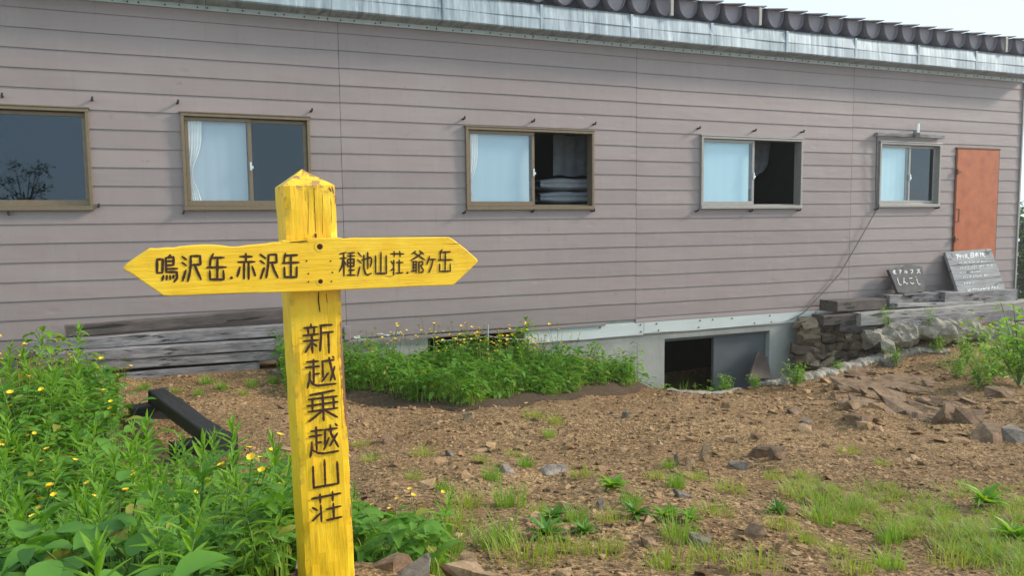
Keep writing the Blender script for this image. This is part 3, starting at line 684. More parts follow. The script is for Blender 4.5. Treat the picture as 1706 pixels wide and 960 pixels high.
T6 = [[(210,152),(535,88)],[(190,210),(572,165)],[(175,298),(580,240)],[(190,375),(578,322)],[(378,130),(395,490)],[(245,210),(245,360)],[(525,180),(530,325)],[(365,370),(200,505)],[(420,360),(575,445)],
 [(225,635),(380,615)],[(200,708),(370,682)],[(292,575),(302,890)],[(310,785),(365,780)],[(235,780),(235,870),(215,980)],[(245,885),(320,925),(390,930),(590,897)],[(400,615),(575,592)],[(412,620),(413,840)],[(465,720),(430,800),(395,880)],[(480,550),(490,660),(590,840)],[(575,660),(475,830)],[(550,535),(575,560)]]
T7 = [[(405,95),(415,430)],[(252,185),(262,468),(590,410),(572,120)],[(235,615),(620,540)],[(345,555),(350,670)],[(512,520),(515,640)],[(245,735),(310,770)],[(345,810),(250,910)],[(355,700),(365,920)],[(430,755),(620,712)],[(522,675),(530,875)],[(435,900),(635,855)]]
mb = MB()
for T, ox, oy, s in ((T1, 250, 400, 9.6), (T2, 380, 400, 9.6)): strokes(T, ox, oy, s, YB-.0006, .0054, mb, loc, rl)
for T, ox, oy, s in ((T3, 555, 400, 12.8), (T4, 655, 400, 12.8)): strokes(T, ox, oy, s, YB-.0006, .0043, mb, loc, rl)
o = mb.build('lettering', MT['letter'], arm)
mb = MB()
for T, ox, oy in ((T5, 490, 530), (T6, 490, 640), (T7, 490, 755)): strokes(T, ox, oy, 8, -.0026, .0058, mb, loc, rl)
mb.build('lettering', MT['letter'], post)
for px, py, r in ((533, 411, .0068), (534, 469, .0055)):
    c = loc(px, py, YB-.001); mb = MB(); mb.tube([(c.x, YB-.0011, c.z), (c.x, YB+.002, c.z)], r, 16); bo = mb.build('bolt_hole', MT['hole'], arm)
    mb = MB(); mb.tube([(c.x, YB-.0008, c.z), (c.x, YB+.002, c.z)], r*1.75, 20); mb.build('washer', MT['y_arm'], arm)
for px, py in ((511, 435), (514, 456), (514, 469.5), (551, 435), (554, 454), (552.5, 469)):
    c = loc(px, py, YB-.001); mb = MB(); mb.tube([(c.x, YB-.0009, c.z), (c.x, YB+.002, c.z)], .0019, 10); mb.build('screw_hole', MT['hole'], arm)
c = loc(526, 392, -.001); mb = MB(); mb.box((c.x-.002, -.0024, c.z-.006), (c.x+.002, .002, c.z+.004)); mb.build('split', MT['hole'], post)
# crack above the lap of the board, dark splits down the post
mb = MB()
for st, w in (([(482, 404), (497, 402.5), (512, 401)], .0022), ([(496, 404.5), (514, 403)], .0012), ([(531, 487), (530.5, 500), (532, 512), (533, 520)], .0028), ([(544, 489), (545, 505)], .0012)):
    y = YB-.0005 if st[0][1] < 420 else -.0026
    pts = [loc(a, b, y) for a, b in st]; ribbon(mb, [Vector((p.x, p.z)) for p in pts], w, y, rl)
for st, w in (([(513, 318), (514, 350), (513, 390)], .0011), ([(523, 312), (524, 345), (526, 388)], .0016), ([(537, 322), (538, 360), (537, 392)], .0009), ([(551, 330), (553, 372)], .0010), ([(508, 316), (509, 335)], .0009)):
    pts = [loc(a, b, -.0026) for a, b in st]; ribbon(mb, [Vector((p.x, p.z)) for p in pts], w, -.0026, rl)
mb.build('crack', MT['hole'], sign)
# bare splintered wood down the right edge of the post, and small scars lower down
mb = MB(); L_, R_ = [], []
for i in range(60):
    t = i/59; py = 536+t*175; e = math.sin(math.pi*t)**.5; xr = 566.0+(py-500)*.0575
    pr_ = loc(xr+.6, py, -.0012); wl = (1.2+4.6*e*(.45+.55*abs(math.sin(i*.9)*math.sin(i*.37+1)))+rl.uniform(-.6, .8)*e); pl_ = loc(xr-wl, py, -.0012); L_.append(pl_); R_.append(pr_)
mb.add([p[:] for p in L_]+[p[:] for p in R_], [(i, i+1, 61+i, 60+i) for i in range(59)])
mb.build('bare_edge', MT['barewood'], post)
mb = MB()
for st, w in (([(583, 782), (583.5, 800)], .0022), ([(584, 845), (585, 862)], .0026), ([(578, 700), (580, 735)], .0012), ([(553, 296+16), (556, 322)], .004), ([(548, 313), (551, 318)], .005), ([(559, 326), (559, 338)], .004)):
    pts = [loc(a, b, -.0024) for a, b in st]; ribbon(mb, [Vector((p.x, p.z)) for p in pts], w, -.0024, rl)
mb.build('bare_scar', MT['barewood'], post)

# ------------------------------------------------------------------ rocks
def ico(sub):
    import bmesh
    bm = bmesh.new(); bmesh.ops.create_icosphere(bm, subdivisions=sub, radius=1)
    V = np.array([v.co[:] for v in bm.verts]); F = np.array([[v.index for v in f.verts] for f in bm.faces]); bm.free(); return V, F
ICO1, ICO2, ICO3 = ico(1), ico(2), ico(3)
def rock_arr(rs, size, n=13):
    """a broken stone: the hull of scattered points, so faces are flat and edges crisp"""
    P = rs.normal(size=(n, 3)); P /= np.linalg.norm(P, axis=1)[:, None]; P = np.sign(P)*np.abs(P)**.5*rs.uniform(.6, 1.0, (n, 1)); P[:, 2] += .18*P[:, 0]*rs.uniform(-1, 1)
    bm = bmesh.new()
    for p in P: bm.verts.new(p)
    bmesh.ops.convex_hull(bm, input=bm.verts[:], use_existing_faces=False)
    bmesh.ops.delete(bm, geom=[v for v in bm.verts if not v.link_faces], context='VERTS'); bm.verts.index_update()
    V = np.array([v.co[:] for v in bm.verts]); F = np.array([[v.index for v in f.verts] for f in bm.faces]); bm.free()
    V /= np.abs(V).max(0)
    return V*np.array(size)[None]*.5, F
def rock(name, label, cat, px, py, wpx, hpx, mat, seed, group=None, sink=.3, depth=None, rz=None, flat=None):
    """a rock whose base is seen at (px, py), as wide and high as given in photo pixels"""
    g = ground_at(px, py); D = proj(g)[2]; rs = np.random.RandomState(seed)
    wx, hz = wpx*D/FPX, hpx*D/FPX
    hz2 = hz/(1-sink)*1.0; V, F = rock_arr(rs, (wx, depth or wx*.8, hz2))
    o = put(name, np_mesh(name, V, F), mat); o.location = (g.x, g.y+(depth or wx*.8)*.2, g.z+hz2*(.5-sink)); o.rotation_euler = (rs.uniform(-.15, .15), rs.uniform(-.2, .2), rs.uniform(-.4, .4) if rz is None else rz)
    return tag(o, label, cat, group)
RK, RG, RTN = MT['rock'], MT['rockgrey'], MT['rocktan']
outc = [(1575, 704, 80, 28, RK, 'blocky brown slab with square edge below the outcrop'), (1622, 704, 54, 22, RK, 'square grey block at the right end of the low ledge'),
        (1420, 684, 32, 22, RTN, 'tan square block lying alone left of the outcrop'), (1662, 735, 95, 22, RK, 'low brown boulder half buried at the right edge below the outcrop'), (1705, 735, 60, 22, RG, 'low grey boulder cut by the right frame edge'),
        (1490, 612, 60, 26, RG, 'pale grey rock beside the mortar ridge above the outcrop'), (1675, 662, 40, 20, RK, 'small brown rock under the leafy bush'), (1440, 706, 44, 14, RK, 'thin dark flake left of the blocky slab')]
def outcrop():
    """bedrock: flat fractured plates that all dip the same way, half buried"""
    rs = np.random.RandomState(91); VV, FF, o_ = [], [], 0
    spots = [(1455, 628, 1.0), (1500, 640, 1.3), (1545, 655, 1.2), (1590, 662, .9), (1480, 655, 1.2), (1530, 672, 1.0), (1450, 650, .8), (1570, 680, 1.0), (1610, 680, .8), (1500, 690, .9), (1470, 680, .7), (1430, 665, .6), (1540, 695, .8), (1600, 695, .7), (1640, 672, .6), (1425, 645, .6), (1520, 625, .7), (1560, 640, .7)]
    for px, py, sc0 in spots:
        for q in range(3):
            g = ground_at(px+rs.uniform(-28, 28), py+rs.uniform(-9, 9)); w0 = rs.uniform(.34, .6)*sc0 if q < 2 else rs.uniform(.12, .24)
            V, F = rock_arr(rs, (w0*1.5, w0*.9, rs.uniform(.09, .18)*min(1, sc0)), 15); Rm = np.array(Euler((rs.uniform(.0, .22), .17+rs.uniform(-.08, .08), -.35+rs.uniform(-.22, .22))).to_matrix())
            VV.append(V@Rm.T+np.array([g.x, g.y+.05, g.z+rs.uniform(-.07, -.03)])); FF.append(F+o_); o_ += len(V)
    tag(put('rock_outcrop', np_mesh('rock_outcrop', np.concatenate(VV), np.concatenate(FF)), RK), 'cracked brown bedrock outcrop breaking through the slope at the right', 'outcrop')
outcrop()
for i, (px, py, Y, sz) in enumerate([(1465, 562, 7.98, .24), (1550, 556, 7.95, .30), (1600, 560, 7.9, .24), (1668, 560, 7.85, .28), (1490, 578, 7.85, .22)]):
    rs = np.random.RandomState(400+i); V, F = rock_arr(rs, (sz*1.25, sz, sz*.75)); o = put('rock', np_mesh('rock', V, F), MT['mortar']); P = at(px, py, Y); o.location = (P.x, P.y+.1, P.z-.02); o.rotation_euler = (rs.uniform(-.3, .3), rs.uniform(-.3, .3), rs.uniform(0, 6))
    tag(o, 'pale rock set in the mortar bank below the grey timbers', 'rock', 'pale rocks of the bank below the timbers')
for i, (x, y, w_, h_, m, lb) in enumerate(outc):
    rock('rock', lb, 'rock', x, y, w_, h_, m, 40+i, sink=.35, depth=max(.25, w_*7/FPX*.55))
yard = [(1272, 762, 48, 26, RK, 'dark faced brown stone leaning left of its twin in the yard'), (1299, 765, 34, 26, RK, 'brown stone with a lit right edge, right one of the yard pair'),
        (1150, 778, 26, 26, RTN, 'upright tan stone in front of the taller stone shard'), (1172, 770, 22, 36, RTN, 'tallest tan shard standing in the middle of the yard'), (1133, 775, 18, 24, RG, 'small grey upright stone at the left of the tan shards'),
        (848, 790, 34, 18, RG, 'flat blue grey stone among grass tufts'), (751, 760, 20, 14, RG, 'small dark grey stone alone on bare soil'), (781, 702, 22, 16, RTN, 'tan stone near the front of the overgrown bank'),
        (1045, 698, 16, 14, RG, 'small pale stone on bare soil below the bank end'), (1165, 908, 46, 24, RG, 'grey stone in the near yard left of a pale one'), (1262, 898, 48, 20, RK, 'wide flat stone sunk in the near yard'),
        (785, 940, 40, 20, RTN, 'tan stone at the edge of the near herbs'), (1003, 848, 24, 18, RG, 'grey stone between leafy rosettes'), (926, 790, 60, 14, RG, 'flat grey stone slab beside the grass tuft'),
        (1232, 782, 40, 16, RG, 'mossy grey stone with grass behind it'), (650, 738, 44, 16, RK, 'low brown stone right of the signpost'), (1085, 910, 36, 18, RK, 'brown stone in the near yard'), (1140, 830, 44, 16, RG, 'flat grey stone by a rosette plant'),
        (1330, 690, 38, 12, RK, 'flat brown shard on the slope left of the tan block'), (1345, 707, 24, 12, RG, 'grey rounded shard under the flat brown one')]
for i, (x, y, w_, h_, m, lb) in enumerate(yard):
    rock('stone', lb, 'stone', x, y, w_*.88, h_*.85, m, 80+i, sink=.36)
# cairn stones round the foot of the signpost
foot = [(.42, -.02, .09, RTN), (-.16, .04, .15, RG), (-.08, -.08, .12, RTN), (.17, -.03, .16, RTN), (.24, .08, .14, RG), (.30, -.05, .12, RK), (.08, -.12, .11, RK), (.36, .06, .15, RTN), (-.2, -.1, .14, RK), (.0, .22, .16, RG), (.2, .2, .17, RK), (.14, .02, .10, RG), (.27, -.1, .13, RTN)]
gz = base.z-.085
for i, (dx, dy, s, m) in enumerate(foot):
    rs = np.random.RandomState(200+i); s *= .85; V, F = rock_arr(rs, (s, s*.85, s*.65)); o = put('stone', np_mesh('stone', V, F), m)
    o.location = (base.x+.06+dx, base.y+.03+dy, gz-.035+rs.uniform(-.012, .012)); o.rotation_euler = (rs.uniform(-.3, .3), rs.uniform(-.3, .3), rs.uniform(0, 6))
    tag(o, 'brownish stone piled round the foot of the yellow signpost', 'stone', 'stones piled round the foot of the signpost')
# little mound under the cairn
V, F = ICO3; V2 = V*np.array([.55, .5, .45]); o = put('ground_mound', np_mesh('ground_mound', V2, F, True), MT['ground']); o.location = (base.x+.1, base.y+.12, gz-.46); tag(o, 'soil mound under the signpost', kind='structure')
# dry stone wall at the end of the trench
rs = np.random.RandomState(12); VV = []; FF = []; o_ = 0
for r in range(7):
    for c in range(9):
        u = (c+.5*(r % 2)+rs.uniform(-.2, .2))/8.6; v = r/6.3
        px = 1338+u*(110+26*v); py = 541+v*72-10*math.sin(u*3)+rs.uniform(-3, 3)
        if py > 616-u*22 : continue
        Y = 8.78-.42*u-.12*v-.1*(1-u); P = at(px, py, Y); s = rs.uniform(.16, .30)
        V, F = rock_arr(rs, (s*rs.uniform(.9, 1.35), s*1.1, s*rs.uniform(.55, .8)))
        Rm = np.array(Euler((rs.uniform(-.3, .3), rs.uniform(-.35, .35), rs.uniform(0, 6))).to_matrix())
        VV.append(V@Rm.T+np.array([P.x, P.y+.04, P.z])); FF.append(F+o_); o_ += len(V)
# rubble core behind the face
for k in range(40):
    P = at(1345+rs.uniform(0, 110), 548+rs.uniform(0, 60), 8.72); s = .3
    V, F = rock_arr(rs, (s, s, s*.8)); VV.append(V+np.array([P.x+.1, min(8.72, P.y+.05), P.z-.03])); FF.append(F+o_); o_ += len(V)
tag(put('dry_stone_wall', np_mesh('dry_stone_wall', np.concatenate(VV), np.concatenate(FF)), MT['wallstone']), 'rough dry stone wall of brown rubble at the end of the cellar trench', 'stone wall')
# pale lumpy ridge along the lip of the trench, and the lumpy mortar edge under the timbers
from mathutils import noise as mnoise
def ridge(name, label, cat, pts, rad, mat, seed, flat=.55, amp=.35, step=.03, n=20):
    P = [Vector(p) for p in pts]; Q = []
    for a, b in zip(P[:-1], P[1:]):
        k = max(2, int((b-a).length/step))
        for i in range(k): Q.append(a.lerp(b, i/k))
    Q.append(P[-1]); vs = []; fs = []; o = Vector((seed*7.3, 0, 0))
    for i, p in enumerate(Q):
        t = (Q[min(i+3, len(Q)-1)]-Q[max(i-3, 0)]).normalized(); s = t.cross(Vector((0, 0, 1))).normalized()
        for k in range(n):
            q = 2*math.pi*k/n; r0 = rad(i/len(Q)); d = s*math.cos(q)+Vector((0, 0, flat))*math.sin(q); c = p+d*r0
            h = mnoise.noise((c+o)*(.45/r0))*1.1+mnoise.noise((c+o)*(1.1/r0))*.6+mnoise.noise((c+o)*(3/r0))*.3
            hs = mnoise.cell((c+o)*(.5/r0))*.35
            vs.append(c+d*r0*amp*(h+hs)*1.3)
    for i in range(len(Q)-1):
        for k in range(n): fs.append((i*n+k, i*n+(k+1) % n, (i+1)*n+(k+1) % n, (i+1)*n+k))
    fs += [tuple(range(n)), tuple(range(len(vs)-1, len(vs)-1-n, -1))]
    mb = MB(); mb.add(vs, fs); return tag(mb.build(name, mat, None, False), label, cat)
def gp(px, py, dz=.0): g = ground_at(px, py); return (g.x, g.y, g.z+dz)
lip = [gp(1112, 652), gp(1160, 656), gp(1200, 657), gp(1240, 648), gp(1290, 642), gp(1345, 630), gp(1400, 617), gp(1450, 603), gp(1490, 592), gp(1530, 586), gp(1580, 588)]
ridge('mortar_ridge', 'pale grey lumpy mortar ridge curving along the lip of the cellar trench', 'ridge', lip, lambda t: .05+.06*max(0, math.sin((t-.45)*5)) if t > .45 else .05, MT['mortar'], 4)
edge = [at(1440, 562, 8.25), at(1480, 560, 8.2), at(1520, 562, 8.15), at(1560, 553, 8.1), at(1600, 550, 8.1), at(1650, 556, 8.05), at(1720, 556, 8.0), at(1800, 556, 8.0)]
ridge('mortar_bank', 'lumpy pale rock and mortar bank below the grey timbers', 'bank', edge, lambda t: .165, MT['mortar'], 6, .85, .5, .025, 26)
# ------------------------------------------------------------------ timbers
def beam(name, label, cat, p0, p1, w, h, mat, group=None, roll=0, bevel=.008, parent=None, wob=.004, seed=1):
    """squared timber with its upper front edge running p0 -> p1; w goes back, h goes down"""
    p0, p1 = Vector(p0), Vector(p1); d = p1-p0; L = d.length; t = d.normalized(); s = Vector((-t.y, t.x, 0)).normalized(); up = t.cross(s)*1
    if up.z < 0: up = -up
    rr = random.Random(seed); n = max(2, int(L/.25)); vs = []
    for i in range(n+1):
        for a, b in ((0, -h), (w, -h), (w, 0), (0, 0)): vs.append((L*i/n-L/2, a-w/2+rr.uniform(-wob, wob), b+h/2+rr.uniform(-wob, wob)))
    fs = [(4*i+k, 4*i+4+k, 4*i+4+(k+1) % 4, 4*i+(k+1) % 4) for i in range(n) for k in range(4)]+[(3, 2, 1, 0), (4*n, 4*n+1, 4*n+2, 4*n+3)]
    mb = MB(); mb.add(vs, fs); o = mb.build(name, mat, parent, bevel=bevel)
    M = Matrix((t, s, up)).transposed().to_4x4(); M.translation = (p0+p1)/2+s*w/2-up*h/2
    if parent is None: o.matrix_world = M
    else: o.matrix_local = parent.matrix_world.inverted() @ M
    if label: tag(o, label, cat, group)
    return o
LW, LD, PP = MT['logwood'], MT['logdark'], MT['plankpale']
def tb(label, x0, y0, x1, y1, hpx, Y0, Y1, w, mat, seed, grp='timbers stacked along the hut wall'):
    a, b = at(x0, y0, Y0), at(x1, y1, Y1); h = hpx*proj((a+b)/2)[2]/FPX
    return beam('timber', label, 'timber', a, b, w, h, mat, grp, seed=seed)
tb('topmost dark timber leaning on the hut wall left of the signpost', 107, 544, 520, 511, 18, 8.68, 8.70, .12, LD, 1)
tb('grey timber just below the topmost dark one in the left stack', 40, 571, 530, 539, 18, 8.52, 8.52, .24, LW, 2)
tb('silvery timber third from the top in the left stack', 60, 590, 545, 562, 17, 8.40, 8.40, .22, LW, 3)
tb('grey cracked timber fourth from the top in the left stack', 60, 607.5, 545, 579.5, 16, 8.41, 8.41, .22, LW, 4)
tb('bottom timber of the left stack, resting on the soil', 110, 630, 432, 604, 16, 8.40, 8.42, .22, LW, 5)
G2 = 'timbers laid below the two written boards'
tb('long bleached timber running out of the frame at the right', 1434, 524, 1800, 495, 19, 8.25, 8.25, .22, PP, 6, G2)
tb('grey timber tucked under the long bleached one', 1481, 530, 1800, 508, 20, 8.22, 8.22, .2, LW, 7, G2)
tb('dark short block at the left end of the right timbers', 1395, 503, 1478, 498, 17, 8.45, 8.5, .32, LD, 8, G2)
tb('dark timber end sticking out beside the dry stone wall', 1372, 527, 1446, 523, 16, 8.40, 8.3, .26, LD, 9, G2)
tb('grey beam carrying the dark slate sign', 1482, 493, 1590, 486, 14, 8.52, 8.52, .26, LW, 10, G2)
tb('grey squared beam at the foot of the white lettered board', 1574, 488, 1696, 482, 20, 8.42, 8.42, .26, LW, 11, G2)
tb('thin grey plank lying between the slate beam and the bleached timber', 1495, 507, 1640, 502, 6, 8.40, 8.40, .2, PP, 12, G2)
tb('small grey block under the right timbers above the mortar bank', 1503, 542, 1538, 540, 16, 8.12, 8.12, .2, LW, 13, G2)
tb('dark block under the left end of the bleached timber', 1452, 541, 1500, 538, 18, 8.30, 8.30, .2, LD, 14, G2)
tb('dark low timber lying on top of the dry stone wall', 1400, 540, 1462, 546, 12, 8.35, 8.25, .25, LD, 15, G2)
# low black bench
g0 = ground_at(262, 716); fz = g0.z+.215
d0 = raydir(249, 652); far = CAM+d0*((fz-EYE)/d0.z); d1 = raydir(354, 731); near = CAM+d1*((fz-EYE)/d1.z)
near.z -= .005
bench = thing('low_bench', 'low black stained bench made of one heavy beam on blocks', 'bench', (far.x, far.y, g0.z))
bpy.context.view_layer.update()
t = (near-far).normalized(); s = Vector((-t.y, t.x, 0)).normalized()
beam('seat', None, None, far, near+t*.02, .125, .095, MT['charred'], parent=bench, bevel=.012, seed=21)
for q in (.10, .86):
    c = far.lerp(near, q); a = c-s*.14+t*.0; b = c+s*.22
    beam('support', None, None, Vector((a.x, a.y, fz-.097))-t*.08, Vector((b.x, b.y, fz-.097))-t*.08, .15, .13, MT['charred'], parent=bench, bevel=.01, seed=22)
# ------------------------------------------------------------------ written boards
def slab(outline, y_bot, z_bot_px, lean, th, fn=None): pass
# slate: leans back against the wall
o0 = at(1497, 488, 8.60)
slate = thing('slate_sign', 'dark broken slate leaning on the hut wall with white hand painted words', 'sign', o0, rot=(R(-24), 0, R(-3)))
def plane_fn(root):
    Mi = root.matrix_world.inverted()
    def f(px, py, y=0.0):
        o = Mi @ CAM; d = Mi.to_3x3() @ raydir(px, py); t_ = (y-o.y)/d.y; return o+d*t_
    return f
def plate(root, outline, th, mat, name, bev):
    f = plane_fn(root); pts = [f(x, y, 0) for x, y in outline]; n = len(pts); mb = MB()
    mb.add([(p.x, 0, p.z) for p in pts]+[(p.x, th, p.z) for p in pts], [tuple(range(n))[::-1], tuple(range(n, 2*n))]+[(i, (i+1) % n, n+(i+1) % n, n+i) for i in range(n)])
    return mb.build(name, mat, root, bevel=bev), f
bpy.context.view_layer.update()
sl, f = plate(slate, [(1480, 449), (1488, 448), (1496, 445), (1499, 449), (1504, 446), (1511, 441.5), (1517, 441), (1528, 442.5), (1536.5, 443), (1539, 458), (1541, 474), (1542, 480), (1539, 486), (1520, 488), (1496, 488), (1488, 468)], .05, MT['slate'], 'slab', .006)
S1 = [[(245,285),(300,285)],[(272,285),(262,365)],[(235,318),(268,312)],[(285,300),(285,360),(318,355)],[(380,285),(435,275),(415,310)],[(415,300),(400,355)],[(520,285),(515,340)],[(545,280),(545,345),(575,320)],[(640,275),(695,270),(690,320),(660,350)],[(790,270),(850,265),(795,350)],[(830,310),(870,345)],
      [(345,455),(370,560),(400,615),(435,610)],[(495,450),(490,580)],[(495,540),(515,550),(560,590),(585,570)],[(615,465),(680,455)],[(635,555),(680,590),(720,572)],[(785,470),(800,540),(830,600),(870,600)],[(760,430),(775,432)]]
mb = MB(); strokes(S1, 1470, 430, 13.71, -.0035, .013, mb, f, rl); mb.build('lettering', MT['chalk'], sl)
o1 = at(1600, 487, 8.50)
board = thing('notice_board', 'large silvered plank board with white hand written lines leaning below the orange door', 'sign', o1, rot=(R(-27), 0, R(-2)))
bpy.context.view_layer.update()
bd, f = plate(board, [(1574.5, 420), (1600, 418), (1630, 415.5), (1651, 414), (1662, 445), (1668, 461), (1676, 485), (1640, 487.5), (1597, 488.5), (1586, 455)], .045, MT['board'], 'panel', .004)
S2 = [[(345,265),(395,255),(370,330)],[(360,280),(385,290)],[(420,260),(425,330)],[(400,290),(450,280)],[(475,265),(475,320)],[(500,262),(545,258),(530,300),(590,325)],[(510,280),(515,320)],[(610,235),(612,305),(665,300),(660,228),(610,235)],[(612,268),(660,262)],[(690,245),(740,238)],[(715,220),(718,300)],[(700,260),(690,290)],[(730,260),(752,285)],[(770,240),(800,236)],[(785,220),(788,295)],[(805,245),(850,238)],[(825,222),(830,290)],[(815,260),(865,295)]]
def scribble(x0, y0, x1, y1, h, r, gap=.25):
    out = []; x = x0
    while x < x1:
        if r.random() > gap:
            y = y0+(y1-y0)*(x-x0)/(x1-x0); k = r.random()
            out.append([(x, y-h*r.uniform(.2, .5)), (x+r.uniform(-8, 8), y+h*r.uniform(.2, .5))])
            if k > .4: out.append([(x-10, y+r.uniform(-.3, .3)*h), (x+16, y+r.uniform(-.3, .3)*h)])
        x += r.uniform(20, 34)
    return out
rw = random.Random(31)
S3 = scribble(395, 405, 960, 370, 44, rw)+scribble(430, 492, 1000, 450, 50, rw)+scribble(420, 580, 790, 555, 40, rw)+scribble(490, 660, 990, 620, 44, rw)
S4 = scribble(500, 765, 700, 750, 40, rw)+scribble(560, 890, 1110, 840, 62, rw, .1)
mb = MB(); strokes(S2, 1560, 400, 10.66, -.003, .020, mb, f, rl); strokes(S3, 1560, 400, 10.66, -.004, .007, mb, f, rl); strokes(S4, 1560, 400, 10.66, -.006, .010, mb, f, rl); mb.build('lettering', MT['chalk'], bd)
mb = MB()
for st, w in (([(250, 455), (650, 430), (1060, 395)], .014), ([(335, 720), (760, 690), (1140, 655)], .010), ([(265, 240), (300, 310)], .02), ([(870, 160), (905, 240)], .02)):
    pts = [f(1560+a_/10.66, 400+b_/10.66, -.0025) for a_, b_ in st]; ribbon(mb, [Vector((p.x, p.z)) for p in pts], w, -.0025, rl)
mb.build('plank_gap', MT['slate'], bd)
q0 = at(1492, 489, 8.57); rs = np.random.RandomState(5); V, F = rock_arr(rs, (.62, .22, .05)); o = put('slate_flake', np_mesh('slate_flake', V, F), MT['slate']); q0 = at(1520, 488.5, 8.56); o.location = (q0.x, q0.y+.02, q0.z-.012)
tag(o, 'thin dark slate flake wedged under the slate sign', 'slate')
# leaning brown board in the cellar opening
ft = ground_at(1268, 628)
P = [at(1248, 632, 8.62), at(1285, 630, 8.62), at(1279, 596, 8.8), at(1262, 586, 8.8)]
mb = MB(); nrm = Vector((0, -.03, .01)); mb.add([p for p in P]+[p-nrm for p in P], [(0, 1, 2, 3), (7, 6, 5, 4), (0, 4, 5, 1), (1, 5, 6, 2), (2, 6, 7, 3), (3, 7, 4, 0)])
tag(mb.build('leaning_panel', MT['ply']), 'small brown panel leaning in the cellar opening', 'panel')
# cables
def cable(name, label, pts, r, mat, sag=0):
    P = [Vector(p) for p in pts]; Q = []
    for a_, b_ in zip(P[:-1], P[1:]):
        for i in range(10): t = i/10; Q.append(a_.lerp(b_, t)-Vector((0, 0, sag*4*t*(1-t))))
    Q.append(P[-1]); mb = MB(); mb.tube(Q, r, 6); return tag(mb.build(name, mat, None, True), label, 'cable')
cable('cable', 'thin dark cable running down the left side of the window by the orange door', [at(1461, 227, WY-.06), at(1459, 300, WY-.055), at(1460, 349, WY-.05)], .008, MT['cabled'])
cable('cable', 'slanting cable from the far window down to the white skirt board', [at(1460, 350, WY-.05), at(1400, 455, WY-.05), at(1340, 520, WY-.05), at(1316, 533, WY-.03)], .0085, MT['cablem'], .01)
cable('cable', 'pale cable strung along the foot of the wall above the cellar openings', [at(735, 568, 8.75), at(812, 560, 8.72), at(875, 566, 8.80), at(940, 567, WY-.03), at(1010, 562, WY-.03), at(1090, 553, WY-.03), at(1180, 548, WY-.03), at(1316, 534, WY-.03)], .006, MT['cable'], .01)
mb = MB(); a = at(813, 560, 8.71); mb.tube([a+Vector((0, 0, -.35)), a+Vector((0, 0, .14))], .010, 8); tag(mb.build('metal_stake', MT['cable']), 'thin pale stake holding the cable before the cellar opening', 'stake')

# ------------------------------------------------------------------ gravel
rs = np.random.RandomState(77)
def scatter_ground(n, x0, x1, y0, y1, keep):
    X = rs.uniform(x0, x1, n); Y = rs.uniform(y0, y1, n); k = keep(X, Y) > rs.uniform(0, 1, n); return X[k], Y[k]
def vis(X, Y):
    Z = hgt(X, Y); vx, vy, vz = X-CAM.x, Y-CAM.y, Z-CAM.z
    d = vx*FW.x+vy*FW.y+vz*FW.z; a = CX+FPX*(vx*RT.x+vy*RT.y+vz*RT.z)/np.maximum(d, .1); b = CY-FPX*(vx*UP.x+vy*UP.y+vz*UP.z)/np.maximum(d, .1)
    return a, b, d
def keep_gravel(X, Y):
    a, b, d = vis(X, Y); ok = (d > .8) & (a > -150) & (a < 1860) & (b < 1100) & (b > 560)
    return ok*np.clip(.25+7/np.maximum(d, 2)**1.5, 0, 1)*(.35+.65*(np.sin(X*2.1+1)*np.sin(Y*1.7)+1)/2)
X, Y = scatter_ground(110000, -3, 13, 1.2, 8.3, keep_gravel)
n = len(X); Z = hgt(X, Y); s = np.clip(rs.lognormal(-4.85, .5, n), .004, .04)
V1, F1, k1 = [], [], 0
which = rs.randint(0, 10, n)
for w_ in range(10):
    Vb, Fb = rock_arr(rs, (2, 2, 2), 8); I = np.where(which == w_)[0]; q = len(I)
    B = Vb[None]*s[I, None, None]*np.stack([rs.uniform(.8, 1.7, q), rs.uniform(.8, 1.4, q), rs.uniform(.4, .9, q)], 1)[:, None, :]
    th = rs.uniform(0, 6.28, q); c_, s_ = np.cos(th)[:, None], np.sin(th)[:, None]; tl = rs.uniform(-.5, .5, q)[:, None]
    B = np.stack([B[..., 0]*c_-B[..., 1]*s_, B[..., 0]*s_+B[..., 1]*c_, B[..., 2]+B[..., 0]*tl*.6], -1)+np.stack([X[I], Y[I], Z[I]+s[I]*.1], 1)[:, None, :]
    V1.append(B.reshape(-1, 3)); F1.append((Fb[None]+(np.arange(q)*len(Vb))[:, None, None]).reshape(-1, 3)+k1); k1 += q*len(Vb)
V1, F1 = np.concatenate(V1), np.concatenate(F1)
sh_v, sh_f, k0 = [V1], [F1], len(V1)
def keep_shard(X, Y):
    a, b, d = vis(X, Y); ok = (a > 560) & (a < 1740) & (b > 590) & (b < 990)
    return ok*(.06+.9*np.exp(-((a-1480)/230)**2-((b-665)/55)**2)+.35*np.exp(-((a-1250)/200)**2-((b-700)/60)**2))
X, Y = scatter_ground(2600, 0, 13, 2.2, 8.3, keep_shard); Z = hgt(X, Y)
for i in range(len(X)):
    s_ = float(np.clip(rs.lognormal(-2.75, .45), .03, .22)); a_, b_, d_ = vis(X[i:i+1], Y[i:i+1])
    if b_[0] > 760 or a_[0] < 1330: s_ = min(s_, .075)
    s_ = min(s_, .13)
    V, F = rock_arr(rs, (s_*rs.uniform(.9, 1.7), s_*rs.uniform(.8, 1.2), s_*rs.uniform(.3, .7)), 11)
    Rm = np.array(Euler((rs.uniform(-.35, .35), rs.uniform(-.35, .45), rs.uniform(0, 6))).to_matrix())
    sh_v.append(V@Rm.T+np.array([X[i], Y[i], Z[i]+s_*.08])); sh_f.append(F+k0); k0 += len(V)
tag(put('gravel', np_mesh('gravel', np.concatenate(sh_v), np.concatenate(sh_f)), MT['pebble']), 'loose brown gravel strewn over the yard', 'gravel', kind='stuff')

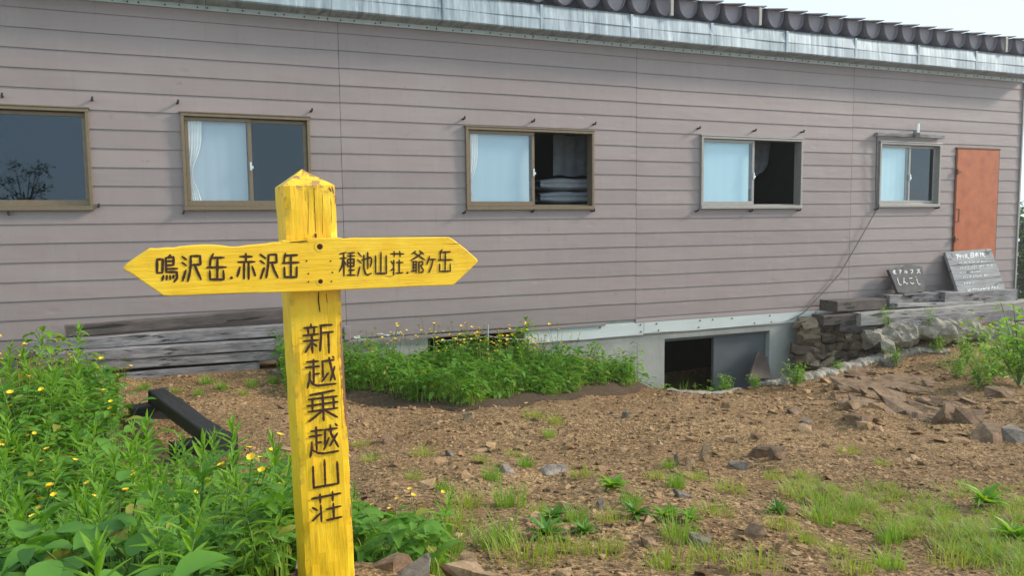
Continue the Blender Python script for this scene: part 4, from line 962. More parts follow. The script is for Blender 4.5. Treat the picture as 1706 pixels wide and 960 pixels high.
# ------------------------------------------------------------------ plants
def leaf_geo(L, Wd, droop=.3, fold=.25, seg=4, shape='oval', twist=0):
    """a leaf along +Y from the origin, up +Z: returns verts, faces"""
    vs = []; fs = []
    for i in range(seg+1):
        t = i/seg
        if shape == 'oval': wd = Wd*math.sin(math.pi*min(1, t*.93+.07))**.75
        elif shape == 'petal': wd = Wd*(.25, .8, 1.0, .62)[i]
        elif shape == 'lance': wd = Wd*(math.sin(math.pi*(t**.7*.94+.06)))**.9
        else: wd = Wd*(1-t)**.6*(1 if i else .6)
        if i == seg and shape != 'petal': wd = Wd*.03
        y = L*(t-.15*droop*t*t); z = L*(.12*t-droop*t*t); f = fold*wd
        ca = math.cos(twist*t); sa = math.sin(twist*t)
        vs += [(-wd/2*ca, y, z+f-wd/2*sa), (0, y, z), (wd/2*ca, y, z+f+wd/2*sa)]
    for i in range(seg):
        a = 3*i; fs += [(a, a+1, a+4, a+3), (a+1, a+2, a+5, a+4)]
    return vs, fs
def orient(pos, az, pitch, roll=0):
    return Matrix.Translation(pos) @ Matrix.Rotation(az, 4, 'Z') @ Matrix.Rotation(pitch, 4, 'X') @ Matrix.Rotation(roll, 4, 'Y')
def blade(mb, pos, az, L, Wd, lean, r, mi=0, seg=4):
    vs = []; fs = []; bx, by = math.cos(az), math.sin(az); px, py = -by, bx
    for i in range(seg+1):
        t = i/seg; wd = Wd*(1-t**1.6)+.0003; h = L*t*(1-.22*lean*t); o = L*lean*t*t*.75
        x, y, z = pos[0]+bx*o, pos[1]+by*o, pos[2]+h*(1-.3*lean*t)
        vs += [(x-px*wd/2, y-py*wd/2, z), (x+px*wd/2, y+py*wd/2, z)]
    for i in range(seg): fs.append((2*i, 2*i+1, 2*i+3, 2*i+2))
    mb.add(vs, fs, mi)
def flower(mb, pos, s, mi, r, tilt=.4, petals=5):
    az0 = r.uniform(0, 6.28); M0 = Matrix.Translation(pos) @ Euler((r.uniform(-tilt, tilt), r.uniform(-tilt, tilt), az0)).to_matrix().to_4x4()
    for k in range(petals):
        vs, fs = leaf_geo(s*.9, s*1.05, -.45, .12, 3, 'petal'); mb.add(vs, fs, mi, M0 @ Matrix.Rotation(2*math.pi*k/petals, 4, 'Z'))
LIB = {}
def protos(kind, maker, n, mats_parts):
    """n prototype plants: each a root Empty with its stems, leaves and flowers as children"""
    LIB[kind] = []
    for i in range(n):
        r = random.Random(hash(kind) % 1000+i if False else sum(map(ord, kind))*7+i); parts = maker(r)
        LIB[kind].append([(nm, mb.mesh(nm, True), mats_parts[nm]) for nm, ml in parts.items() for mb in (ml if isinstance(ml, list) else [ml]) if mb.f])
def plant(kind, name, label, cat, group, loc_, s=1, rz=None, i=None, r=random.Random(1), tilt=.06, single=False):
    pr = LIB[kind][r.randrange(len(LIB[kind])) if i is None else i]
    root = thing(name, label, cat, loc_, group, (r.uniform(-tilt, tilt), r.uniform(-tilt, tilt), r.uniform(0, 6.28) if rz is None else rz)); root.scale = (s, s, s*r.uniform(.9, 1.1))
    for nm, me, mat in pr: put(nm, me, mat, root)
    return root
def mk_herb(r):                       # upright stem, whorled narrow leaves, starry top
    st, lf = MB(), MB(); H_ = r.uniform(.40, .55); lx, ly = r.uniform(-.06, .06), r.uniform(-.06, .06)
    P = [Vector((lx*t*t, ly*t*t, H_*t)) for t in np.linspace(0, 1, 7)]; st.tube(P, [.0035-.002*i/6 for i in range(7)], 5)
    n = 46; az = r.uniform(0, 6)
    for k in range(n):
        t = .12+.88*(k/n); p = Vector((lx*t*t, ly*t*t, H_*t)); az += 2.4+r.uniform(-.3, .3)
        L = (.105 if t < .75 else .105-.055*(t-.75)/.25)*r.uniform(.75, 1.2); wd = L*r.uniform(.15, .22)
        pitch = .15+.9*max(0, t-.6)/.4+r.uniform(-.2, .3)
        vs, fs = leaf_geo(L, wd, r.uniform(.25, .6)*(1.15-t), .25, 4, 'lance', r.uniform(-.4, .4)); lf.add(vs, fs, 0, orient(p, az, pitch))
    return {'stem': st, 'leaves': lf}
def mk_broad(r):                      # low clump of broad oval leaves on stalks
    st, lf = MB(), MB()
    for k in range(r.randint(13, 18)):
        az = r.uniform(0, 6.28); h = r.uniform(.14, .34); o = r.uniform(.04, .2); p = Vector((math.cos(az)*o, math.sin(az)*o, h))
        st.tube([(0, 0, 0), p*.5+Vector((0, 0, h*.15)), p], [.003, .0025, .002], 4)
        L = r.uniform(.075, .125); vs, fs = leaf_geo(L, L*r.uniform(.5, .72), r.uniform(.2, .55), r.uniform(.1, .3), 5, 'oval', r.uniform(-.3, .3)); lf.add(vs, fs, 0, orient(p, az-1.57+r.uniform(-.5, .5), r.uniform(-.2, .45), r.uniform(-.4, .4)))
    return {'stem': st, 'leaves': lf}
def mk_thistle(r):                    # deeply lobed leaves in a rosette and up a stem
    st, lf = MB(), MB(); H_ = r.uniform(.25, .36); st.tube([(0, 0, 0), (.01, .0, H_*.6), (.0, .01, H_)], [.006, .005, .003], 6); az = r.uniform(0, 6)
    for k in range(17):
        t = k/16; az += 2.4; L = r.uniform(.15, .22)*(1-.5*t); p = Vector((0, 0, .04+H_*t)); M = orient(p, az, .15+.55*t+r.uniform(-.15, .2))
        nl = 9; dr = .55
        rib, fs = leaf_geo(L, .018, dr, .1, 6, 'lance'); lf.add(rib, fs, 0, M)
        for q in range(1, nl):
            u = q/nl; y = L*(u-.15*dr*u*u); z = L*(.12*u-dr*u*u); ll = L*.27*math.sin(math.pi*(u*.8+.15))
            for sgn in (-1, 1):
                vs, fs = leaf_geo(ll, ll*.36, .25, .2, 2, 'lance'); lf.add(vs, fs, 0, M @ Matrix.Translation((0, y, z)) @ Matrix.Rotation(sgn*-1.0, 4, 'Z') @ Matrix.Rotation(.25+r.uniform(-.2, .2), 4, 'X'))
    return {'stem': st, 'leaves': lf}
def mk_butter(r):                     # thin branching stems with yellow flowers
    st, lf, fl = MB(), MB(), []
    for k in range(r.randint(2, 3)):
        az = r.uniform(0, 6.28); h = r.uniform(.30, .46); o = r.uniform(.02, .12); e = Vector((math.cos(az)*o, math.sin(az)*o, h)); st.tube([(0, 0, 0), e*.5+Vector((.0, .01, .03)), e], [.002, .0017, .0013], 4)
        fl.append(MB()); flower(fl[-1], e, .014, 0, r)
        if r.random() < .6:
            e2 = e*.8+Vector((r.uniform(-.05, .05), r.uniform(-.05, .05), .03)); st.tube([e*.6, e2], .0012, 4); fl.append(MB()); flower(fl[-1], e2, .012, 0, r)
    for k in range(14):
        az = r.uniform(0, 6.28); p = Vector((0, 0, r.uniform(.02, .16))); L = r.uniform(.05, .09)
        for q in (-.6, 0, .6): vs, fs = leaf_geo(L, L*.3, .4, .2, 3, 'lance'); lf.add(vs, fs, 0, orient(p, az+q, r.uniform(.2, .7)))
    return {'stem': st, 'leaves': lf, 'flower': fl}
def mk_tuft(r, n=70, h=(.05, .13), w=.0032, spread=.06):
    lf = MB()
    for k in range(n):
        az = r.uniform(0, 6.28); q = r.uniform(0, 1)**.6*spread; a2 = r.uniform(0, 6.28)
        blade(lf, (math.cos(a2)*q, math.sin(a2)*q, -.005), a2+r.uniform(-1, 1), r.uniform(*h), w*r.uniform(.7, 1.3), r.uniform(.1, .9), r, 0, 4)
    return {'blades': lf}
def mk_rosette(r):
    lf = MB()
    for k in range(22):
        az = k*2.4; L = r.uniform(.05, .10); vs, fs = leaf_geo(L, L*r.uniform(.22, .34), r.uniform(.1, .5), .3, 4, 'lance'); lf.add(vs, fs, 0, orient((0, 0, .008), az, .15+.8*k/22+r.uniform(-.1, .2)))
    return {'leaves': lf}
def mk_sapling(r):                    # woody shoot with stalked leaves
    st, lf = MB(), MB()
    for b in range(r.randint(2, 3)):
        H_ = r.uniform(.4, .62); az0 = r.uniform(0, 6.28); o = r.uniform(.02, .2)*b; P = [Vector((math.cos(az0)*o*t, math.sin(az0)*o*t, H_*t)) for t in np.linspace(0, 1, 6)]; st.tube(P, [.005-.0035*i/5 for i in range(6)], 5)
        az = 0
        for k in range(20):
            t = .2+.8*k/20; p = Vector((math.cos(az0)*o*t, math.sin(az0)*o*t, H_*t)); az += 2.4+r.uniform(-.3, .3); e = p+Vector((math.cos(az)*.04, math.sin(az)*.04, .02)); st.tube([p, e], .0014, 4)
            L = r.uniform(.05, .09); vs, fs = leaf_geo(L, L*.62, .45, .2, 4, 'oval'); lf.add(vs, fs, 0, orient(e, az-1.57, r.uniform(-.3, .3)))
    return {'stem': st, 'leaves': lf}
def mk_bush(r):
    st, lf = MB(), MB()
    for b in range(12):
        az0 = r.uniform(0, 6.28); o = r.uniform(.1, .38); H_ = r.uniform(.25, .62); st.tube([(0, 0, 0), (math.cos(az0)*o*.4, math.sin(az0)*o*.4, H_*.6), (math.cos(az0)*o, math.sin(az0)*o, H_)], [.006, .004, .002], 5)
        for k in range(26):
            t = .25+.75*k/26; p = Vector((math.cos(az0)*o*t**1.3, math.sin(az0)*o*t**1.3, H_*t))+Vector((r.gauss(0, .05), r.gauss(0, .05), r.gauss(0, .03))); L = r.uniform(.045, .075)
            vs, fs = leaf_geo(L, L*.6, .4, .2, 3, 'oval'); lf.add(vs, fs, 0, orient(p, r.uniform(0, 6.28), r.uniform(-.4, .5), r.uniform(-.5, .5)))
    return {'stem': st, 'leaves': lf}
def mk_umbel(r):                      # white flat flower heads on thin stems
    st, lf, fl = MB(), MB(), []
    for k in range(3):
        e = Vector((r.uniform(-.1, .1), r.uniform(-.1, .1), r.uniform(.34, .46))); st.tube([(0, 0, 0), e*.5+Vector((0, 0, .02)), e], .0018, 4); fl.append(MB())
        for q in range(26):
            a, b = r.uniform(0, 6.28), r.uniform(0, 1)**.5*.035; flower(fl[-1], e+Vector((math.cos(a)*b, math.sin(a)*b, .012-b*.2)), .0055, 0, r)
    for k in range(12): vs, fs = leaf_geo(.09, .035, .4, .2, 3, 'lance'); lf.add(vs, fs, 0, orient((0, 0, r.uniform(.05, .3)), r.uniform(0, 6.28), r.uniform(0, .5)))
    return {'stem': st, 'leaves': lf, 'flower': fl}
def mk_dry(r):                        # reddish seed stalks
    st, sd_ = MB(), []
    for k in range(5):
        e = Vector((r.uniform(-.1, .1), r.uniform(-.1, .1), r.uniform(.35, .55))); st.tube([(0, 0, 0), e*.5, e], .0022, 4); sd_.append(MB())
        for q in range(40):
            t = r.uniform(.6, 1); p = e*t+Vector((r.gauss(0, .012), r.gauss(0, .012), r.gauss(0, .006))); vs, fs = leaf_geo(.012, .007, .2, .2, 2, 'oval'); sd_[-1].add(vs, fs, 0, orient(p, r.uniform(0, 6.28), r.uniform(-.5, .8)))
    return {'stem': st, 'seeds': sd_}
ST = MT['stem']
protos('herb', mk_herb, 6, {'stem': ST, 'leaves': MT['leaf']})
protos('bank_herb', mk_herb, 3, {'stem': ST, 'leaves': MT['leaf']})
protos('broad', mk_broad, 4, {'stem': ST, 'leaves': MT['leafdeep']})
protos('thistle', mk_thistle, 3, {'stem': ST, 'leaves': MT['leafdeep']})
protos('butter', mk_butter, 5, {'stem': ST, 'leaves': MT['leaf'], 'flower': MT['petal']})
protos('umbel', mk_umbel, 2, {'stem': ST, 'leaves': MT['leaf'], 'flower': MT['wpetal']})
protos('dry', mk_dry, 2, {'stem': MT['dry'], 'seeds': MT['seed']})
protos('tuft', lambda r: mk_tuft(r, 120, (.04, .11), .003, .055), 5, {'blades': MT['grass']})
protos('tuftyel', lambda r: mk_tuft(r, 130, (.03, .09), .0022, .075), 4, {'blades': MT['grassyel']})
protos('tall', lambda r: mk_tuft(r, 46, (.18, .42), .0045, .05), 4, {'blades': MT['grass']})
protos('rosette', mk_rosette, 3, {'leaves': MT['leaf']})
protos('rosetteg', mk_rosette, 2, {'leaves': MT['leafdeep']})
protos('sapling', mk_sapling, 4, {'stem': ST, 'leaves': MT['leaf']})
protos('bush', mk_bush, 2, {'stem': ST, 'leaves': MT['leafbright']})
def loose_leaves(name, label, n, region, hfun, mats, seed, Lr=(.04, .09), grassy=.4, cat='undergrowth', gl=(.12, .3)):
    """a mass of leaves and blades nobody could count: one object"""
    r = random.Random(seed); mb = MB(); got = 0
    x0, x1, y0, y1 = region
    while got < n:
        x, y = r.uniform(x0, x1), r.uniform(y0, y1); h = hfun(x, y)
        if h <= 0: continue
        got += 1
        if got % 400 == 0: pass
        z = ZG(x, y)
        if r.random() < grassy: blade(mb, (x, y, z), r.uniform(0, 6.28), min(h*1.15, r.uniform(*gl)), r.uniform(.0035, .0065), r.uniform(.15, .9), r, 1, 4)
        else:
            L = r.uniform(*Lr); vs, fs = leaf_geo(L, L*r.uniform(.3, .62), r.uniform(.2, .6), .2, 3, 'oval'); mb.add(vs, fs, 0, orient((x, y, z+h*r.uniform(.05, 1)**.7), r.uniform(0, 6.28), r.uniform(-.35, .55), r.uniform(-.4, .4)))
    return tag(mb.build(name, mats, None, True), label, cat, kind='stuff')
# quick height lookup
gx = np.arange(-6, 15, .05); gy = np.arange(-1, 9, .05); GX, GY = np.meshgrid(gx, gy); GZ = hgt(GX, GY)
def ZG(x, y): return float(GZ[min(max(int(round((y+1)/.05)), 0), len(gy)-1), min(max(int(round((x+6)/.05)), 0), len(gx)-1)])
def pix(x, y):
    return proj(Vector((x, y, ZG(x, y))))

# --- overgrown bank before the hut
frontpx = [(575, 668), (640, 680), (720, 684), (800, 682), (880, 678), (950, 668), (1020, 660), (1075, 652), (1108, 644)]
fr = [ground_at(a, b) for a, b in frontpx]; frx = [p.x for p in fr]; fry = [p.y+.22 for p in fr]
def bank_h(x, y):
    if x < frx[0]-.5 or x > frx[-1]+.27: return 0
    f0 = np.interp(x, frx, fry)+.07+.10*math.sin(x*5)+.05*math.sin(x*13)
    if y < f0 or y > 8.62: return 0
    e = min(1, (y-f0)/.16+.45)*min(1, (frx[-1]+.32-x)/.25)
    return (.40 if x < 4.3 else .32)*e*(.62+.38*math.sin(x*4.7+1.5*math.sin(y*3))*math.sin(y*5+x*1.3)+.22*math.sin(x*11+y*3))+.03
loose_leaves('undergrowth', 'dense green undergrowth on the bank before the hut', 13500, (frx[0]-.5, frx[-1]+.3, min(fry)-.1, 8.62), bank_h, [MT['leafshade'], MT['grass']], 11, (.045, .10), .34, gl=(.2, .42))
# dark humus under it
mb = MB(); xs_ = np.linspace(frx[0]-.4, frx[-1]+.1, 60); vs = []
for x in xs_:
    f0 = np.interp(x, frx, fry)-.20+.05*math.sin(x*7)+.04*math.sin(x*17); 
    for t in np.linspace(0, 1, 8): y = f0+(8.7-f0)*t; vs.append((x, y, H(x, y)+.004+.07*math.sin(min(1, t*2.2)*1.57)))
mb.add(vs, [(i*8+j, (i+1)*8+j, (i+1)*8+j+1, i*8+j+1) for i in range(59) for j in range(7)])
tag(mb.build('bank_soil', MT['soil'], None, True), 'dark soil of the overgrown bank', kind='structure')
rb = random.Random(8)
for k in range(46):
    px = rb.choice([rb.uniform(700, 905), rb.uniform(700, 900), rb.uniform(590, 960)]); g = at(px, 600, rb.uniform(7.7, 8.4)); plant('butter', 'buttercup', 'yellow buttercup flowering over the bank before the cellar opening', 'buttercup', 'buttercups on the bank before the hut', (g.x, g.y, ZG(g.x, g.y)+.05), rb.uniform(.95, 1.4), r=rb)
for px, py, Y, s, lb in ((882, 632, 8.1, 1.12, 'single leafy sapling rising highest before the white skirt board'), (975, 640, 8.2, .9, 'leafy shoot on the bank right of the buttercups'), (1062, 645, 8.2, .95, 'leafy shoot before the foundation left of the cellar opening'), (1092, 650, 8.3, .9, 'leafy shoot at the left jamb of the cellar opening'), (612, 640, 7.9, .9, 'leafy shoot at the left end of the bank beside the signpost'), (1118, 650, 8.0, .6, 'low leafy shoot in front of the dark half of the cellar opening'), (1010, 640, 8.1, .7, 'leafy shoot midway along the bank right of the skirt board end'), (1040, 650, 7.8, .6, 'low leafy shoot at the front of the bank end')):
    g = at(px, py, Y); plant('sapling', 'sapling', lb, 'sapling', None, (g.x, g.y, ZG(g.x, g.y)), s, r=rb)
for k in range(64):
    x = rb.uniform(frx[0]-.3, frx[-1]); y = rb.uniform(float(np.interp(x, frx, fry))+.12, 8.5); u = rb.random()
    if u < .5: plant('tall', 'grass_clump', 'green grass clump on the overgrown bank before the hut', 'grass clump', 'grass clumps on the bank before the hut', (x, y, ZG(x, y)), rb.uniform(.7, 1.15), r=rb)
    elif u < .8: plant('bank_herb', 'herb', 'leafy green herb on the overgrown bank before the hut', 'herb', 'herbs on the bank before the hut', (x, y, ZG(x, y)), rb.uniform(.6, .9), r=rb)
    else: plant('broad', 'broadleaf_plant', 'broad leaved plant on the overgrown bank before the hut', 'plant', 'broad leaved plants on the bank before the hut', (x, y, ZG(x, y)), rb.uniform(.7, 1.0), r=rb)
for px, py, Y, lb in ((598, 640, 7.9, 'white flower heads beside the signpost at the left end of the bank'), (650, 650, 8.0, 'white flower heads half hidden in the bank')):
    g = at(px, py, Y); plant('umbel', 'white_flower', lb, 'flower', None, (g.x, g.y, ZG(g.x, g.y)+.05), 1.15, r=rb)
# --- plants round the outcrop and along the trench lip
def here(px, py, dz=0): g = ground_at(px, py); return (g.x, g.y, g.z+dz)
plant('bush', 'leafy_bush', 'bright green leafy bush at the right edge above the outcrop', 'bush', None, here(1698, 645), 1.55, r=rb)
plant('bush', 'leafy_bush', 'bright bush crowding behind the one at the right edge', 'bush', None, here(1690, 618), 1.25, r=rb)
plant('bush', 'leafy_bush', 'low bush trailing over the soil right of the outcrop', 'bush', None, here(1655, 632), .75, r=rb)
plant('bush', 'leafy_bush', 'low bush between the mortar ridge and the right hand bushes', 'bush', None, here(1610, 605), .7, r=rb)
plant('bush', 'leafy_bush', 'bright green low bush just left of the one at the right edge', 'bush', None, here(1632, 650), .7, r=rb)
plant('bush', 'leafy_bush', 'small bright bush spreading over the slabs of the outcrop', 'bush', None, here(1595, 632), .55, r=rb)
for px, py, s, lb in ((1325, 645, .62, 'lush low bush on the trench lip right of the cellar opening'), (1210, 655, .40, 'small green bush on the lip under the cellar shutter'), (1258, 648, .34, 'smaller green bush between the two others on the trench lip'), (1488, 612, .45, 'bright bush on the mortar ridge beside the outcrop'), (1395, 620, .28, 'tiny bush at the foot of the dry stone wall'), (1560, 590, .45, 'bush below the grey timbers near the slate sign'), (1640, 575, .45, 'dull bush before the long bleached timber')):
    plant('bush', 'leafy_bush', lb, 'bush', None, here(px, py), s, r=rb)
for px, py, Y, s, lb in ((1475, 545, 8.15, .55, 'weedy shoot growing between timbers left of the small block'), (1548, 548, 8.1, .6, 'weedy shoot right of the small grey block')):
    g = at(px, py, Y); plant('sapling', 'weed', lb, 'weed', None, g, s, r=rb)
# --- grass tufts in the yard
tufts = [(915, 730, .8, 0), (705, 760, .9, 1), (820, 800, .9, 0), (780, 845, 1.1, 1), (850, 845, 1.2, 0), (875, 778, .8, 0), (970, 795, .8, 1), (890, 698, 1.0, 1), (1414, 757, .9, 1), (1470, 775, .6, 1), (1125, 812, .9, 0), (1215, 822, .9, 1), (825, 912, 1.3, 0), (1130, 902, 1.1, 0),
         (1258, 955, 1.1, 1), (1480, 950, .9, 0), (875, 935, 1.3, 1), (1330, 828, 1.1, 1), (1365, 872, 1.2, 0), (1290, 800, .8, 1), (760, 880, 1.1, 1), (940, 925, 1.0, 1), (1395, 925, .7, 1), (1590, 945, 1.1, 1), (1020, 870, .8, 1), (925, 705, .9, 1), (1090, 800, .7, 1), (1115, 780, .7, 0), (1160, 800, .7, 1), (1190, 860, .9, 1),
         (600, 745, .7, 1), (620, 770, .8, 1), (690, 800, .7, 1), (1010, 925, .9, 1), (960, 870, .8, 0), (900, 860, .8, 1), (740, 820, .7, 0), (1300, 880, .8, 1), (1480, 905, .9, 0), (1185, 935, .9, 1), (1110, 950, 1, 1), (800, 770, .7, 1),
         (930, 660, .9, 0), (370, 650, 1.0, 0), (420, 645, 1.0, 0), (290, 655, .9, 1), (330, 660, .8, 0), (455, 640, .9, 0), (240, 650, 1, 0), (345, 640, 1.1, 0), (405, 660, .8, 1), (855, 760, .6, 1), (1050, 840, .7, 0), (1340, 905, .7, 1), (1420, 955, .9, 1), (700, 905, 1.2, 0), (740, 925, 1.2, 0), (720, 955, 1.1, 0)]
for px, py, s, yl in tufts:
    if yl: plant('tuftyel', 'grass_tuft', 'yellowish grass tuft on the bare yard soil', 'grass tuft', 'yellowish grass tufts scattered over the yard', here(px, py), s*1.25, r=rb)
    else: plant('tuft', 'grass_tuft', 'fresh green grass tuft on the bare yard soil', 'grass tuft', 'fresh green grass tufts scattered over the yard', here(px, py), s*1.2, r=rb)
ros = [(1020, 818, 1.3, 0, 'bright pointed leaf rosette standing highest in the middle of the yard'), (910, 900, 1.2, 1, 'dark green leaf rosette near the herbs beyond the signpost'), (1295, 858, .8, 1, 'small bluish rosette in the bare soil'), (1110, 866, 1.0, 0, 'leafy rosette between flat stones'), (1060, 862, 1.0, 1, 'spreading dark rosette left of the leafy one'), (1640, 845, 1.6, 0, 'largest bright leaf rosette in the grass at the right'),
       (1690, 905, 1.3, 0, 'bright rosette at the right frame edge in the grass'), (975, 890, .8, 1, 'small dark rosette right of the two dark ones'), (920, 868, .9, 1, 'dark rosette just behind the lower dark one'), (1150, 870, .8, 0, 'small bright rosette beside the flat grey stone')]
for px, py, s, k, lb in ros: plant('rosetteg' if k else 'rosette', 'leaf_rosette', lb, 'rosette', None, here(px, py), s, r=rb)
# --- the grass patch at the lower right
poly = [(1300, 790), (1345, 795), (1400, 812), (1480, 812), (1545, 808), (1600, 805), (1720, 815), (1720, 980), (1650, 950), (1600, 925), (1530, 905), (1470, 885), (1410, 880), (1380, 865), (1330, 830)]
def inpoly(x, y, P):
    c = False
    for (x1, y1), (x2, y2) in zip(P, P[1:]+P[:1]):
        if (y1 > y) != (y2 > y) and x < (x2-x1)*(y-y1)/(y2-y1)+x1: c = not c
    return c
rg = random.Random(4); mb = MB(); cnt = 0
def on_ground(px, py):
    D = 3.5; d = raydir(px, py)
    for _ in range(14):
        P = CAM+d*D; D += .7*(P.z-ZG(P.x, P.y))/-d.z
    return CAM+d*D
while cnt < 400:
    px, py = rg.uniform(1290, 1740), rg.uniform(785, 985)
    if not inpoly(px, py, poly): continue
    dens = .5+.5*math.sin(px*.031+1.1)*math.sin(py*.055+px*.017)+.4*math.sin(px*.11+py*.07)
    if py > 895 and px > 1540: dens += .35
    if rg.random() > dens: cnt += .2; continue
    P = on_ground(px, py); cnt += 1; R0 = rg.uniform(.02, .075); hh = rg.uniform(.5, 1.15); col = rg.random()
    for _ in range(rg.randint(22, 46)):
        q = rg.random()**.6*R0; a2 = rg.uniform(0, 6.28); x, y = P.x+math.cos(a2)*q, P.y+math.sin(a2)*q
        blade(mb, (x, y, ZG(x, y)-.004), a2+rg.uniform(-.9, .9), rg.uniform(.03, .085)*hh, rg.uniform(.0016, .0032), rg.uniform(.25, 1.25), rg, (0 if rg.random() < .5+.3*(col-.5) else 1) if rg.random() < .87 else 2, 3)
tag(mb.build('grass', [MT['grass'], MT['grassyel'], MT['dry']], None, True), 'short yellow green grass at the lower right of the yard', 'grass', kind='stuff')
# --- foreground herbs at the left
def left_zone(x, y):
    px, py, D = pix(x, y)
    if D < 1.15 or px < -520: return False
    if px < 200: return D < 6.6-max(0, px-60)*.006
    if px < 480: return D < 3.95-.0012*(px-200) and not (px > 345 and D < 2.2)
    if px < 600: return 2.5 < D < 3.0
    if px < 740: return 2.35 < D < 3.0-.0025*(px-600)
    return False
rz_ = random.Random(17); placed = 0; tries = 0; grid_ = {}
while placed < 320 and tries < 40000:
    tries += 1; D = rz_.uniform(1.2**.5, 6.6**.5)**2; px = rz_.uniform(-420, 740); d = raydir(px, 700); x, y = d.x*D, d.y*D
    if not left_zone(x, y): continue
    ms = .085 if D < 3 else .12
    if any((x-a)**2+(y-b)**2 < ms*ms for cx_ in (-1, 0, 1) for cy_ in (-1, 0, 1) for a, b in grid_.get((int(x/.15)+cx_, int(y/.15)+cy_), [])): continue
    grid_.setdefault((int(x/.15), int(y/.15)), []).append((x, y)); placed += 1
    ppx, ppy, D = pix(x, y); u = rz_.random(); z = ZG(x, y)-.01
    sc_ = 1.0
    if D < 1.9: sc_ = .82
    if ppx > 560: sc_ = .62
    if D < 2.25 and ppx < 270: kind = 'broad' if u < .82 else 'thistle' if u < .9 else 'herb'
    elif D < 2.3: kind = 'thistle' if u < .26 else 'broad' if u < (.5 if ppx < 230 else .27) else 'herb'
    elif D < 4 and ppx > 560: kind = 'tuft' if u < .3 else 'butter' if u < .5 else 'rosette' if u < .7 else 'tall' if u < .82 else 'herb'
    elif D < 4: kind = 'herb' if u < .66 else 'butter' if u < (.86 if ppx < 200 else .72) else 'thistle' if u < .9 else 'tall'
    else: kind = 'herb' if u < .42 else 'butter' if u < .62 else 'tall' if u < .8 else 'broad'
    if D > 4: sc_ *= 1.12
    if D > 4.4 and ppx < 130: sc_ *= 1.22
    if kind in ('broad', 'thistle') and D < 2.3: sc_ *= 1.1
    nm, lb, ct, gr = {'herb': ('herb', 'upright green herb with narrow leaves left of the signpost', 'herb', 'narrow leaved herbs in the left foreground'), 'broad': ('broadleaf_plant', 'low plant with broad oval leaves in the left foreground', 'plant', 'broad leaved plants in the left foreground'),
      'thistle': ('thistle', 'thistle with deeply lobed leaves in the left foreground', 'thistle', 'thistles in the left foreground'), 'butter': ('buttercup', 'yellow buttercup among the herbs left of the signpost', 'buttercup', 'buttercups in the left foreground'),
      'tall': ('grass_clump', 'tall green grass clump among the left foreground herbs', 'grass clump', 'tall grass clumps in the left foreground'), 'tuft': ('grass_tuft', 'green grass tuft low beside the foot of the signpost', 'grass tuft', 'grass tufts beside the signpost foot'), 'rosette': ('leaf_rosette', 'green leaf rosette low beside the foot of the signpost', 'rosette', 'rosettes beside the signpost foot')}[kind]
    plant(kind, nm, lb, ct, gr, (x, y, z), sc_*rz_.uniform(.82, 1.12), r=rz_, tilt=.14)
def left_h(x, y):
    if not left_zone(x, y): return 0
    px, py, D = pix(x, y)
    return .18 if px > 560 else .17 if D < 2.25 else .29 if D < 4.2 else .40
loose_leaves('undergrowth', 'dense low green undergrowth between the herbs at the left', 23000, (-6, 1.5, .7, 7.0), left_h, [MT['leafshade'], MT['grass']], 23, (.04, .095), .3, gl=(.10, .3))
for px, py, Y, s, lb in ((120, 655, 7.6, 1.35, 'tallest leafy shoot before the timber stack at the left'), (160, 655, 7.4, .9, 'shorter leafy shoot right of the tall one before the timber stack'), (15, 640, 6.4, 1.1, 'leafy shoot at the left frame edge before the timber stack')):
    g = at(px, py, Y); plant('sapling', 'sapling', lb, 'sapling', None, (g.x, g.y, ZG(g.x, g.y)), s, r=rz_)
for px, py, D, lb in ((40, 700, 5.2, 'reddish seed stalks nearest the left frame edge'), (100, 700, 5.4, 'reddish seed stalks among the tall herbs at the left'), (200, 650, 6.9, 'reddish seed stalk before the bottom timber of the left stack')):
    d = raydir(px, py); x, y = d.x*D, d.y*D; plant('dry', 'dry_stalk', lb, 'stalk', None, (x, y, ZG(x, y)), 1.2 if px < 150 else .7, r=rz_)
for i, (px, py, w_, h_, lb) in enumerate(((130, 720, 40, 26, 'pale brown stone half hidden in the herbs left of the bench'), (172, 745, 60, 30, 'grey stone sunk among the herbs in front of the bench'), (462, 626, 22, 12, 'small stone in the gap under the timber stack'))):
    rock('stone', lb, 'stone', px, py, w_, h_, RTN if i == 0 else RG, 300+i)

# ------------------------------------------------------------------ trees beyond the far corner
def tree(px, py, Y, h, wd, seed, lb):
    g = at(px, py, Y); r = random.Random(seed); z = H(g.x, g.y); root = thing('tree', lb, 'tree', (g.x, g.y, z-.3))
    mb = MB(); mb.tube([(0, 0, 0), (.1, .05, h*.4), (.0, .1, h*.85)], [wd*.08, wd*.05, wd*.015], 8)
    for k in range(9): az = r.uniform(0, 6.28); t = r.uniform(.3, .8); mb.tube([(.05, .05, h*t), (math.cos(az)*wd*.35, math.sin(az)*wd*.35, h*(t+.12))], [wd*.03, wd*.008], 5)
    mb.build('trunk', MT['bark'], root); mb = MB()
    cl = [(r.uniform(0, 6.28), r.uniform(0, 1)**.6, r.uniform(.15, 1)) for _ in range(34)]
    for az, q, t in cl:
        R_ = wd*.55*(1-.55*abs(t-.5)*1.6)*q; c = Vector((math.cos(az)*R_, math.sin(az)*R_, h*t))
        for k in range(60):
            p = c+Vector((r.gauss(0, .13), r.gauss(0, .13), r.gauss(0, .09)))*wd; L = r.uniform(.10, .2)
            vs, fs = leaf_geo(L, L*.6, .3, .2, 2, 'oval'); mb.add(vs, fs, 0, orient(p, r.uniform(0, 6.28), r.uniform(-.6, .6), r.uniform(-.6, .6)))
    mb.build('crown', MT['foliage'], root)
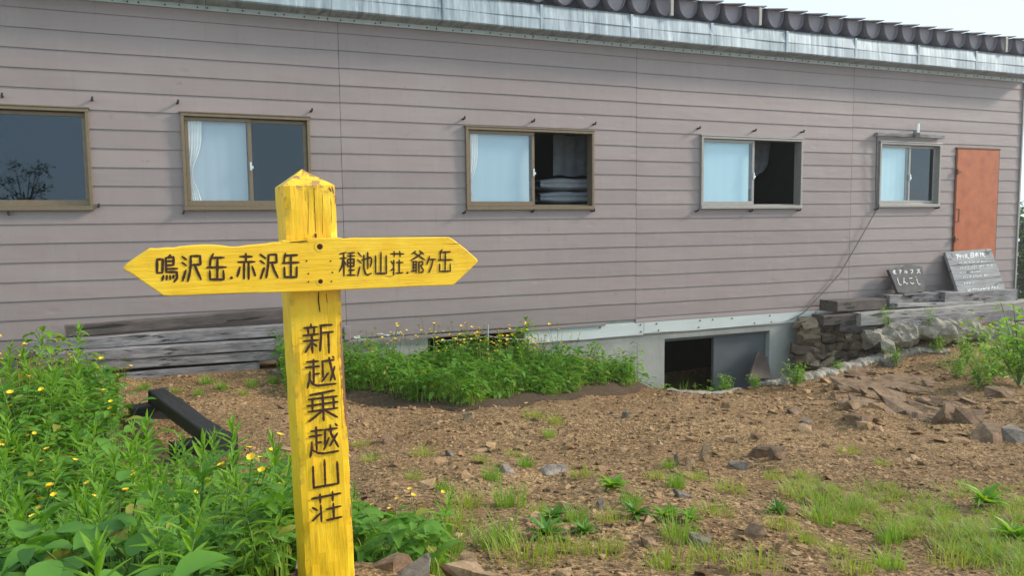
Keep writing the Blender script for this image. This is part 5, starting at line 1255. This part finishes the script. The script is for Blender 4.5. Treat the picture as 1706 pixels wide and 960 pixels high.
tree(1702, 520, 13.5, 3.1, 2.6, 1, 'dark green tree nearest the far corner of the hut')
tree(1745, 500, 15, 3.4, 3.0, 2, 'dark green tree beyond the far corner, second from the hut')
tree(1715, 470, 19, 4.4, 3.6, 3, 'hazy tree on the slope farther behind the far corner')
tree(1800, 500, 18, 4.0, 3.4, 4, 'dark tree outermost on the slope right of the hut')
tree(1695, 480, 24, 5.2, 4.0, 5, 'faint tree farthest off in the mist behind the hut')

def small_tree(x, y, lb):
    r = random.Random(14); z = H(x, y); root = thing('tree', lb, 'tree', (x, y, z)); mb = MB(); mb.tube([(0, 0, 0), (.05, 0, 1.1), (.0, .05, 2.2)], [.06, .045, .02], 8)
    tips = []
    for k in range(12): a = r.uniform(0, 6.28); e = Vector((math.cos(a)*r.uniform(.2, .7), math.sin(a)*r.uniform(.2, .7), r.uniform(1.7, 2.9))); tips.append(e); mb.tube([(0, 0, r.uniform(1.2, 2.0)), e*.6+Vector((0, 0, .7)), e], [.02, .012, .005], 5)
    mb.build('trunk', MT['bark'], root); mb = MB()
    for e in tips:
        for k in range(46):
            p = e+Vector((r.gauss(0, .13), r.gauss(0, .13), r.gauss(0, .09))); vs, fs = leaf_geo(.10, .06, .3, .2, 2, 'oval'); mb.add(vs, fs, 0, orient(p, r.uniform(0, 6.28), r.uniform(-.6, .6)))
    mb.build('crown', MT['foliage'], root)
d = raydir(38, 312); small_tree(d.x/d.y*(WY*2+5.5), -5.5, 'small bushy tree seen only as a dark mirror image in the far left window')
# ------------------------------------------------------------------ thin mist
mb = MB(); mb.box((-170, -150, -90), (250, 250, 12.0)); hz = mb.build('haze', []); tag(hz, 'thin pale mist over the yard', 'haze', kind='stuff')
m, nt, b = newmat('mist'); nt.nodes.remove(b); pv = nt.nodes.new('ShaderNodeVolumePrincipled'); pv.inputs['Color'].default_value = (.93, .96, 1, 1); pv.inputs['Density'].default_value = .0021; pv.inputs['Anisotropy'].default_value = .8
nt.links.new(pv.outputs[0], nt.nodes['Material Output'].inputs['Volume']); hz.data.materials.append(m)
